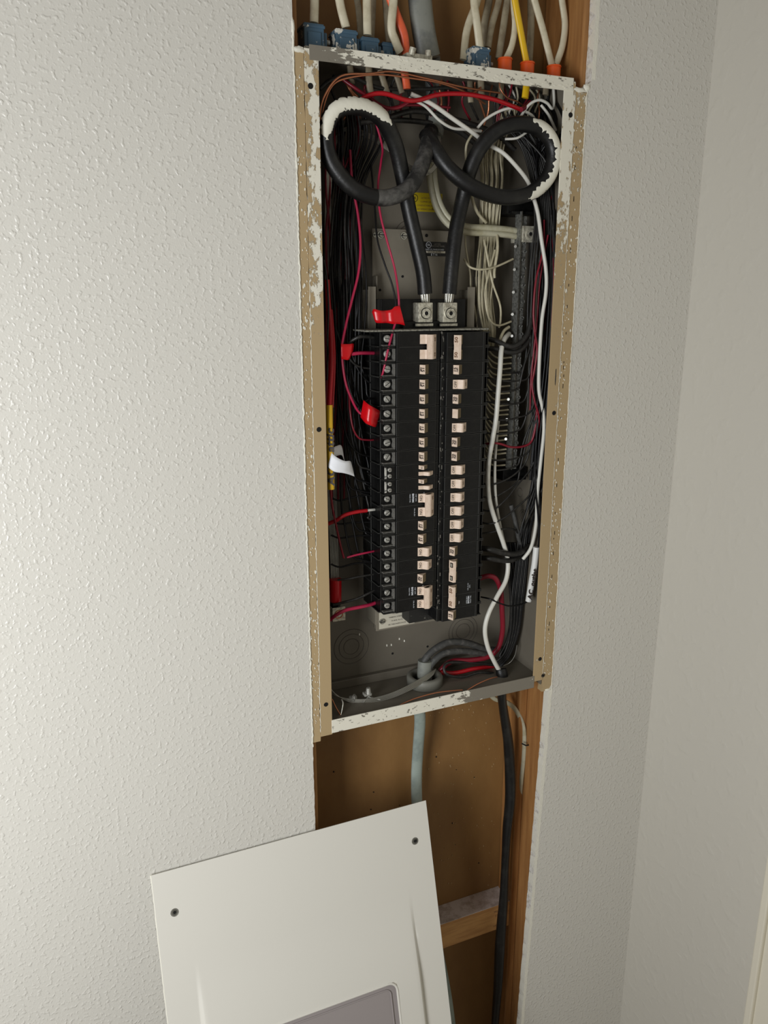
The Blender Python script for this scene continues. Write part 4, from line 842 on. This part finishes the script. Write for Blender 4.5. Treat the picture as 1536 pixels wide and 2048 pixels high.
wire([(694, 1115, 4.6), (712, 1110, 4.2), (735, 1105, 4.2), (754, 1101, 4.6)], 1.5, 'pink', 'pinkish wire stub entering a lower left breaker', 'red_wire')
wire([(660, 1240, 4.6), (672, 1230, 3.8), (692, 1220, 3.6), (720, 1214, 3.6), (745, 1208, 4), (762, 1200, 4.4)], 2.6, 'pink', 'dusty pink wire from the ground plate to the lowest left breaker', 'red_wire', k=10)
wire([(666, 1210, 5.5), (690, 1204, 5), (715, 1197, 4.6), (738, 1186, 4.4), (758, 1176, 4.6)], 1.9, 'wdk', 'dusty black wire rising to the lowest left breaker', 'black_wire')
wire([(675, 1160, 5.5), (695, 1158, 5), (720, 1153, 4.6), (756, 1147, 4.6)], 1.6, 'wdk', 'dusty black wire level with the sixteenth left space', 'black_wire')
Yl = lambda y: 4.6
targets = [738, 769, 799, 828, 857, 914, 944, 950, 970, 976, 988, 996, 1042, 1070, 1075, 1126, 1130]
for i, yd in enumerate(targets):
    ln = ((i*7) % 17)/16; x0 = 664+ln*100+jit(4); x1 = 664+ln*56+jit(3); x2 = 660+ln*66+jit(2); x3 = 672+ln*46+jit(2); y3 = max(yd-150, 640)
    tail = yd-18 if yd > 930 else yd-34
    wire([(x0, 225, 6.5+jit(1)), (x0+4, 280, 6.4), (x1+8, 360, 6.2+jit(.8)), (x1, 440, 5.5+jit(1)), (x2, 540, 5.2+jit(1)), ((x2+x3)/2, 620, 5.4+jit(1)), (x3, y3+10, 5.4), (x3+6, (y3+tail)/2, 5.2), (x3+20, tail, 4.8), (min(736, x3+44), yd-6, 4.6), (758, yd, 4.8)], 1.45, 'wblk' if i % 6 else 'wdk', 'black wire dropping through the left bundle to the %s terminal down the left column' % (ORD+['nineteenth'])[min(18, int((yd-650)/27.5))] if yd not in (950, 976, 1075, 1130) else 'spare black wire ending deep beside a lower left breaker', 'black_wire', 'wire', 'black wires feeding the left column', n=6, k=7)
for i, (x0, x1, x2, x3) in enumerate(((682, 690, 682, 700), (668, 678, 686, 694), (700, 676, 684, 676), (650, 652, 660, 658), (715, 694, 700, 688), (652, 660, 652, 655))):
    wire([(x0, 235, 7), (x0+2, 300, 6.6), (x1, 380, 6.4), (x2, 470, 6.2), (x3, 580, 6), (x3-4, 680, 6), (x3-2, 780, 6.2), (x3-10, 900, 6.6), (x3-12, 1000, 7)], 1.5, 'maroon', 'maroon wire running down within the dark left bundle', 'red_wire', 'wire', 'maroon wires in the left bundle', n=6, k=7)
for i in range(6):
    x0 = 648+i*11; wire([(x0+25, 230, 7.4), (x0+10+jit(5), 330, 7.2), (x0+jit(5), 450, 7.4), (650+i*6+jit(4), 600, 7.6), (652+i*5+jit(3), 760, 7.8), (654+i*3, 900, 8), (655+i*2.4, 1080, 8.2), (656+i*2, 1180, 8.4)], 1.6, random.choice(['wblk', 'wdk', 'wblk']), 'black wire running down the far left side of the box', 'black_wire', 'wire', 'black wires at the far left', n=6, k=7)
wire([(648, 520, 3.4), (654, 560, 3.2), (657, 620, 3.2), (655, 680, 3.4), (654, 760, 4)], 1.2, 'wdk', 'slim grey-black wire along the left opening edge', 'black_wire')
for i, (y0, y1) in enumerate(((995, 988), (1042, 1044), (1070, 1070), (1128, 1122))):
    wire([(662, y0, 6), (680, y0+6, 5.6), (710, (y0+y1)/2+2, 5.2), (757, y1, 4.8)], 1.3, 'wblk', 'short black wire crossing to the lower left breakers', 'black_wire', 'wire', 'short black wires at lower left', n=5, k=7)
# ------------------------------------------------------------------ right side wires
rt = [(735, 5, 1044, 742), (754, 3.8, 1056, 757), (780, 3.8, 1040, 768), (802, 4.4, 1050, 800), (836, 3.8, 1060, 826), (864, 4, 1046, 852), (917, 3.8, 1056, 906), (938, 4.4, 1040, 918), (966, 4, 1052, 925), (992, 4.4, 1040, 940), (1018, 4, 1062, 938), (1044, 3.6, 1060, 990), (1066, 3.8, 1040, 1075)]
for i, (y, Yd, xe, ye) in enumerate(rt):
    if i < 12:
        xt = 1066+((i*31) % 38)
        wire([(966-(y-700)*.02, y, 5), (984, y+3, Yd), (1012, (y*2+ye)/3+7, Yd-.5), (1034, (y+ye*2)/3+6, Yd-.4), (xe, ye-2, Yd-.4), (xe+9, ye-40, Yd-.6), (xt-10, ye-140, 3.6), (xt-4, max(ye-300, 520), 3.2), (xt+4, 440, 3.4), (xt-4, 360, 4), (xt-25, 290, 5), (xt-60, 250, 6)], 1.35, 'wdk', 'dull black wire leaving the right column at its %s space' % ORD[min(17, i+2)], 'black_wire', 'wire', 'black wires feeding the right column', n=6, k=7)
wire([(962, 1067, 5), (985, 1064, 4), (1005, 1058, 3.8), (1025, 1058, 4), (1035, 1066, 4.6), (1036, 1085, 5)], 1.4, 'wdk', 'black wire arching over the white wires at the lower right', 'black_wire')
wire([(968, 889, 5), (985, 886, 3.6), (1002, 888, 3.4), (1022, 894, 3.4), (1045, 893, 3.4), (1062, 884, 3.2), (1070, 858, 3.0), (1074, 820, 3.2)], 1.7, 'maroon', 'red wire crossing the neutral bar to the right column', 'red_wire')
wire([(970, 676, 5), (992, 682, 4), (1015, 692, 3.4), (1032, 691, 3.2), (1050, 676, 3.2), (1060, 650, 3.4), (1064, 600, 4), (1064, 520, 4.6), (1064, 460, 5.2)], 3.6, 'wdk', 'upper heavy black wire curving from the top right breaker', 'black_wire', k=12)
wire([(970, 697, 5), (992, 698, 4), (1015, 704, 3.6), (1035, 703, 3.4), (1052, 690, 3.6), (1062, 660, 4)], 3.4, 'wdk', 'lower heavy black wire curving from the top right breaker', 'black_wire', k=12)
wire([(958, 1096, 5), (980, 1099, 3.6), (1005, 1106, 3.2), (1030, 1108, 3.2), (1048, 1101, 3.4), (1055, 1092, 4.4)], 4.2, 'wdk', 'upper dusty thick black wire leaving the lower right breakers', 'black_wire', k=12)
wire([(958, 1116, 5), (980, 1117, 3.6), (1005, 1121, 3.4), (1025, 1120, 3.6), (1040, 1112, 4.4)], 3.9, 'wdk', 'lower dusty thick black wire leaving the lower right breakers', 'black_wire', k=12)
wire([(960, 1156, 5), (978, 1152, 4.4), (992, 1158, 4.2), (1001, 1180, 4.2), (1004, 1220, 4.2), (1005, 1262, 4.4), (996, 1296, 4.8), (975, 1314, 5.2), (940, 1320, 5.6), (905, 1322, 6), (885, 1336, 6.2), (872, 1352, 6.4)], 4.0, 'maroon', 'thick dark red wire curling down to the grey bushing', 'red_wire', k=14)
wire([(962, 1194, 4.6), (980, 1198, 3), (998, 1206, 2.6), (1020, 1212, 3), (1044, 1208, 3), (1056, 1202, 2.8)], 1.2, 'wblk', 'thin black wire crossing the thick white wire at lower right', 'black_wire')
for i in range(16):
    x0 = 1000+i*7+jit(5); x1 = 1072+((i*23) % 46); x2 = 1080+((i*17) % 32); x3 = 1060+((i*13) % 34)
    pts_ = [(x0, 200, 6.5), (x0+18, 250, 5.6), (min(x1, 1108), 330, 4.4+jit(1)), (min(x1+6, 1116), 420, 3.6+jit(1)), (x2+4, 520, 3.4+jit(1)), (x2, 620, 3.4+jit(1)), (x3+18, 740, 3.6+jit(.8)), (x3+8, 860, 3.6+jit(.8)), (x3, 960, 3.8)]
    if i % 2: pts_ += [(1040+i*1.4, 1060, 4.6), (1030+i*1.6, 1130, 4.8), (1022+i*1.6, 1200, 4.8), (1020+i*1.2, 1260, 5), (1005+i, 1310, 5.4), (965+i*2, 1340, 6)]
    wire(pts_, 1.5, ['wblk', 'wdk', 'wblk', 'wblk'][i % 4], 'black wire running down the right-hand bundle of the box', 'black_wire', 'wire', 'black wires of the right bundle', n=6, k=7)
for i in range(8):
    wire([(1015+i*5, 255, 6.6), (1050+i*5, 300, 5.6+jit(1)), (1072+i*4.6, 350, 5), (1085+i*3, 430, 4.6), (1088+i*3.4, 560, 4.4), (1084+i*2.6, 700, 4.4)], 1.6, ['wblk', 'wdk', 'maroon', 'wblk'][i % 4], 'wire arching inside the right cable loop into the right bundle', 'black_wire', 'wire', 'wires arching into the right bundle', n=6, k=7)
wire([(1088, 440, 3), (1086, 500, 2.4), (1072, 560, 2.2), (1067, 620, 2.2), (1069, 660, 2.2), (1074, 700, 2.4), (1068, 745, 2.6), (1064, 770, 2.6), (1070, 805, 2.4), (1078, 838, 2.4), (1072, 880, 3)], 1.5, 'maroon', 'dark red wire weaving down beside the long white wire', 'red_wire')
wire([(1096, 470, 2.6), (1080, 560, 2.8), (1074, 640, 3), (1068, 700, 3), (1062, 760, 3.2), (1060, 820, 3.6)], 1.3, 'maroon', 'second dark red wire on the inner side of the right bundle', 'red_wire')
for i, (a, b) in enumerate(((1112, 1.2), (1106, 1.6))):
    wire([(a-4, 420, b+1), (a-6, 560, b+.6), (a-14, 700, b+.4), (a-24, 800, b+.6), (a-33, 880, b+1), (a-36, 960, 1.6), (a-30, 1030, 1.4), (a-28, 1080, 1.4), (a-32, 1120, 2)], 1.5, 'wblk', ['outer', 'inner'][i]+' glossy black wire along the right opening edge', 'black_wire')
for i in range(5):
    wire([(1010+i*5, 1085, 5.6), (1018+i*5, 1150, 5.2), (1022+i*5, 1220, 5.2), (1016+i*4, 1275, 5.6), (1000, 1310+i*2, 6)], 2.3, 'wblk' if i % 2 else 'wdk', 'heavier black wire dropping at the lower right of the box', 'black_wire', 'wire', 'heavier black wires at lower right', k=9)
wire([(1022, 1010, 5), (1030, 1040, 4.8), (1036, 1070, 4.8), (1040, 1100, 5), (1030, 1150, 5.4)], 3.4, 'cgrey', 'faded grey cable passing behind the white wires', 'electrical_cable', 'cable', k=12)
wire([(1034, 1290, 5), (1030, 1310, 5.2), (1020, 1325, 5.6), (1005, 1332, 6)], .8, 'silver', 'thin bare wire glinting at the lower right corner', 'bare_strand')
# white sleeve with handwriting, lower right
sl, spts = wire([(1073, 1094, 1.6), (1069, 1130, 1.6), (1063, 1165, 1.7), (1057, 1202, 1.9)], 4.8, 'wlab', 'white sleeve with handwriting near the right opening edge', 'wire_sleeve', 'label', k=16)
dr_ = (spts[0]-spts[-1]).normalized(); q = P(1066, 1168, .0125); c = Vector(sl.location)
text('AC  outlet', .0098, 'ink', q-c+Vector((-.0022, -.0020, .0)), dr_, (-.88, .44, .15), sl, 'handwriting', bold=.03, shear=.15, sx=1.15)
# ------------------------------------------------------------------ tapes and tags
def flag(name, rows, m, label, cat, thick=.0004, nsub=6):
    # rows: list of (top point, bottom point) across the flag, each (px, py, depth cm)
    T_ = spline([P(a[0], a[1], a[2]/100) for a, b in rows], nsub); B_ = spline([P(b[0], b[1], b[2]/100) for a, b in rows], nsub); c = T_[0].copy()
    mb = MB(); n = len(T_); K = 5; vs_ = []
    for i in range(n):
        for j in range(K): q = T_[i].lerp(B_[i], j/(K-1)); vs_.append(q-c)
    mb.add(vs_, [(i*K+j, (i+1)*K+j, (i+1)*K+j+1, i*K+j+1) for i in range(n-1) for j in range(K-1)], True)
    o = obj(name, mb, m, None, label, cat); o.location = c; s_ = o.modifiers.new('thick', 'SOLIDIFY'); s_.thickness = thick; s_.offset = 0; return o
flag('tape_flag', [((744, 624, 2.4), (748, 636, 2.4)), ((748, 618, 2.0), (752, 645, 2.0)), ((760, 621, 1.7), (764, 646, 1.7)), ((772, 621, 1.9), (775, 646, 1.9)), ((783, 619, 1.6), (786, 648, 1.6)), ((790, 613, 1.6), (798, 648, 1.6)), ((800, 612, 1.5), (810, 651, 1.7))], 'tape', 'crumpled red tape flag in front of the black lug block', 'tape')
flag('tape_flag', [((682, 687, 3.0), (683, 718, 3.0)), ((687, 688, 2.9), (688, 719, 2.9)), ((700, 688, 2.9), (698, 719, 2.9)), ((705, 687, 3.0), (704, 706, 3.1)), ((708, 688, 3.3), (706, 702, 3.3))], 'tape', 'small square red tape flag left of the top left breaker', 'tape')
flag('tape_flag', [((727, 800, 2.4), (721, 834, 2.4)), ((736, 808, 1.4), (731, 846, 1.4)), ((746, 814, 1.1), (741, 851, 1.1)), ((757, 820, 1.7), (750, 854, 1.7)), ((763, 824, 2.6), (753, 852, 2.6))], 'tape', 'curved glossy red tape flag beside the fifth left breaker', 'tape')
flag('paper_tag', [((688, 918, 3.0), (689, 922, 3.0)), ((683, 892, 2.8), (687, 917, 2.8)), ((673, 892, 2.0), (682, 910, 2.2)), ((666, 897, 1.2), (668, 915, 1.4)), ((664, 906, .6), (656, 931, .6)), ((676, 916, .1), (668, 943, .1)), ((690, 922, .1), (686, 946, .1)), ((700, 922, .5), (698, 949, .5)), ((703, 928, 1.1), (709, 953, 1.1))], 'wtag', 'curled white paper tag left of the breakers', 'tag')
# ------------------------------------------------------------------ bottom of the box
p = P(848, 1365, .055); zf = CZ-.571
mb = MB(); nn = 36; prof = [(.0205, -.012), (.0225, -.010), (.0230, .006), (.0218, .0105), (.0180, .0118), (.0160, .0095), (.0158, -.012)]
prof = [(r_*1.2, z_*.72) for r_, z_ in prof]
vs_ = [(r_*math.cos(2*math.pi*i/nn), r_*math.sin(2*math.pi*i/nn), z_) for i in range(nn) for r_, z_ in prof]; K = len(prof)
mb.add(vs_, [(i*K+j, ((i+1) % nn)*K+j, ((i+1) % nn)*K+(j+1) % K, i*K+(j+1) % K) for i in range(nn) for j in range(K)], True)
bu = obj('conduit_bushing', mb, 'gcond', None, 'grey plastic bushing ring on the floor of the box', 'bushing'); bu.location = (P(848, 1366, .055).x, .053, zf+.0085)
bx = bu.location.x
mb = MB(); mb.tube([Vector((0, 0, -.006)), Vector((0, 0, .02)), Vector((.001, 0, .036))], .0118, 18, flat=.85, flatdir=(0, 1, 0))
o = obj('cable_jacket', mb, 'gcab', None, 'grey cable jacket rising out of the bushing', 'cable'); o.location = (bx, .053, zf+.004)
bot = [(850, 1345, 5.6)]
wire([(842, 1338, 5.3), (852, 1316, 5.2), (872, 1297, 5.2), (900, 1284, 5.2), (935, 1286, 5.4), (970, 1298, 5.8), (990, 1300, 6.4)], 5.2, 'cgrey', 'upper thick grey-black conductor bending out of the bushing', 'conductor', 'wire', k=14)
wire([(855, 1342, 5.0), (868, 1322, 4.8), (890, 1306, 4.8), (925, 1302, 5), (960, 1306, 5.4), (985, 1310, 6)], 5.0, 'cgrey', 'lower thick grey-black conductor bending out of the bushing', 'conductor', 'wire', k=14)
wire([(880, 1345, 5.6), (910, 1346, 5.4), (945, 1338, 5.4), (975, 1334, 5.8), (1000, 1330, 6.4)], 3.4, 'red', 'short thick red wire lying at the bottom right', 'red_wire', k=12)
wire([(1002, 1332, 6), (970, 1328, 5.6), (930, 1325, 5.4), (895, 1326, 5.2), (888, 1338, 4.8), (896, 1350, 4.4), (925, 1354, 4.2), (958, 1345, 4.2), (985, 1347, 4.4), (1003, 1356, 4.6)], 2.3, 'wdk', 'black wire folded back on itself beside the bushing', 'black_wire', k=10)
for k in range(6):
    d = k*2.1
    wire([(872-k, 1338+d, 4.2), (850, 1352+d, 2.9+k*.1), (815, 1372+d, 2.6), (775, 1389+d*.9, 3.0), (735, 1398+d*.7, 3.6), (700, 1398+d*.6, 4.6), (672, 1392-d*.3, 5.6), (660, 1386-d, 6.2)], .7, 'silver', 'bare aluminium strand sweeping left from the bushing', 'bare_strand', 'wire', 'bare strands at the bottom of the box', n=6, k=5)
wire([(800, 1410, .6), (830, 1397, .7), (870, 1386, .8), (900, 1382, .8), (925, 1380, .5)], 1.0, 'copper', 'thin copper wire lying behind the bottom flange', 'bare_copper_wire')
wire([(935, 1380, .4), (955, 1368, .8), (978, 1358, 1.5), (994, 1354, 2.2)], 1.0, 'copper', 'thin copper wire running from the black cable end', 'bare_copper_wire')
wire([(664, 1398, 2.8), (672, 1415, 2.2), (681, 1430, 1.8)], .9, 'copper', 'bent copper wire in the lower left corner', 'bare_copper_wire')
wire([(683, 1399, 2.6), (686, 1408, 2.2), (682, 1430, 1.8)], 1.1, 'silver', 'bent bare wire end in the lower left corner', 'bare_strand')
# small clamp debris
p = P(737, 1393, .040); mb = MB(); mb.cyl((0, 0, .006), (0, 0, 1), .0045, .009, 14, .003); mb.cyl((.001, 0, -.004), (0, 0, 1), .0014, .012, 8); mb.cyl((0, .0, 0), (1, -.6, -.2), .0013, .018, 8); mb.cyl((0, 0, 0), (-1, -.5, -.3), .0013, .012, 8); mb.box(-.007, .004, -.003, .006, .003, .007)
o = obj('metal_clamp', mb, 'scr', None, 'small toggle-like metal clamp on the floor of the box at lower left', 'clamp', bevel=.0004); o.location = (p.x, .040, zf+.006)
p = P(700, 1400, .05); mb = MB(); mb.cyl((0, 0, 0), (.5, -.5, .2), .0035, .010, 12); mb.ring((.005, -.005, .002), (.5, -.5, .2), .0045, .001, 16, 6)
o = obj('metal_clamp', mb, 'scr', None, 'round metal fitting in the lower left corner of the box', 'clamp'); o.location = (p.x, .05, zf+.005)
# black cable leaving through the bottom, cream cable, pale cable
bc, _ = wire([(1002, 1338, 3.3), (1004, 1350, 3.0), (1006, 1364, 3.0), (1003, 1385, 3.0), (1007, 1420, 3.6), (1016, 1480, 4.2), (1020, 1540, 4.4), (1020, 1600, 4.2), (1014, 1660, 4.2), (1011, 1720, 4.2), (1008, 1790, 4.0), (1003, 1850, 3.8), (999, 1910, 3.8), (996, 1970, 4), (990, 2048, 4.4), (985, 2130, 5)], 9.0, 'cblk', 'thick twisted black cable hanging from the box bottom down the cavity', 'black_cable', 'cable', inside=False, flat=.78, k=16, spin=9)
wire([(975, 1383, 6), (990, 1398, 6.4), (1012, 1404, 6.6), (1030, 1418, 6.4), (1044, 1445, 6.2), (1048, 1475, 6), (1046, 1520, 6), (1042, 1560, 6), (1040, 1588, 6.4), (1043, 1598, 7)], 4.3, 'neut', 'thin cream cable curving down the orange stud', 'electrical_cable', 'cable', inside=False, flat=.6, flatdir=(.7, .7, 0), k=12)
p = P(1049, 1486, .055); mb = MB(); mb.tube([Vector((-.007, -.002, .002)), Vector((-.002, -.0075, 0)), Vector((.006, -.004, -.003)), Vector((.010, .004, -.003))], .0012, 8); o = obj('cable_staple', mb, 'dark', None, 'dark staple holding the thin cream cable to the stud', 'staple'); o.location = p
wire([(836, 1400, 5.3), (840, 1440, 6), (836, 1500, 7), (833, 1560, 7.6), (836, 1640, 8), (850, 1760, 8), (872, 1880, 7.6), (893, 1990, 7), (905, 2080, 7)], 9.6, 'pcab', 'pale grey-green cable below the box running behind the leaning cover', 'electrical_cable', 'cable', inside=False, flat=.55, flatdir=(0, 1, 0), k=16)
# ------------------------------------------------------------------ unique names for repeats are Blender suffixes; done
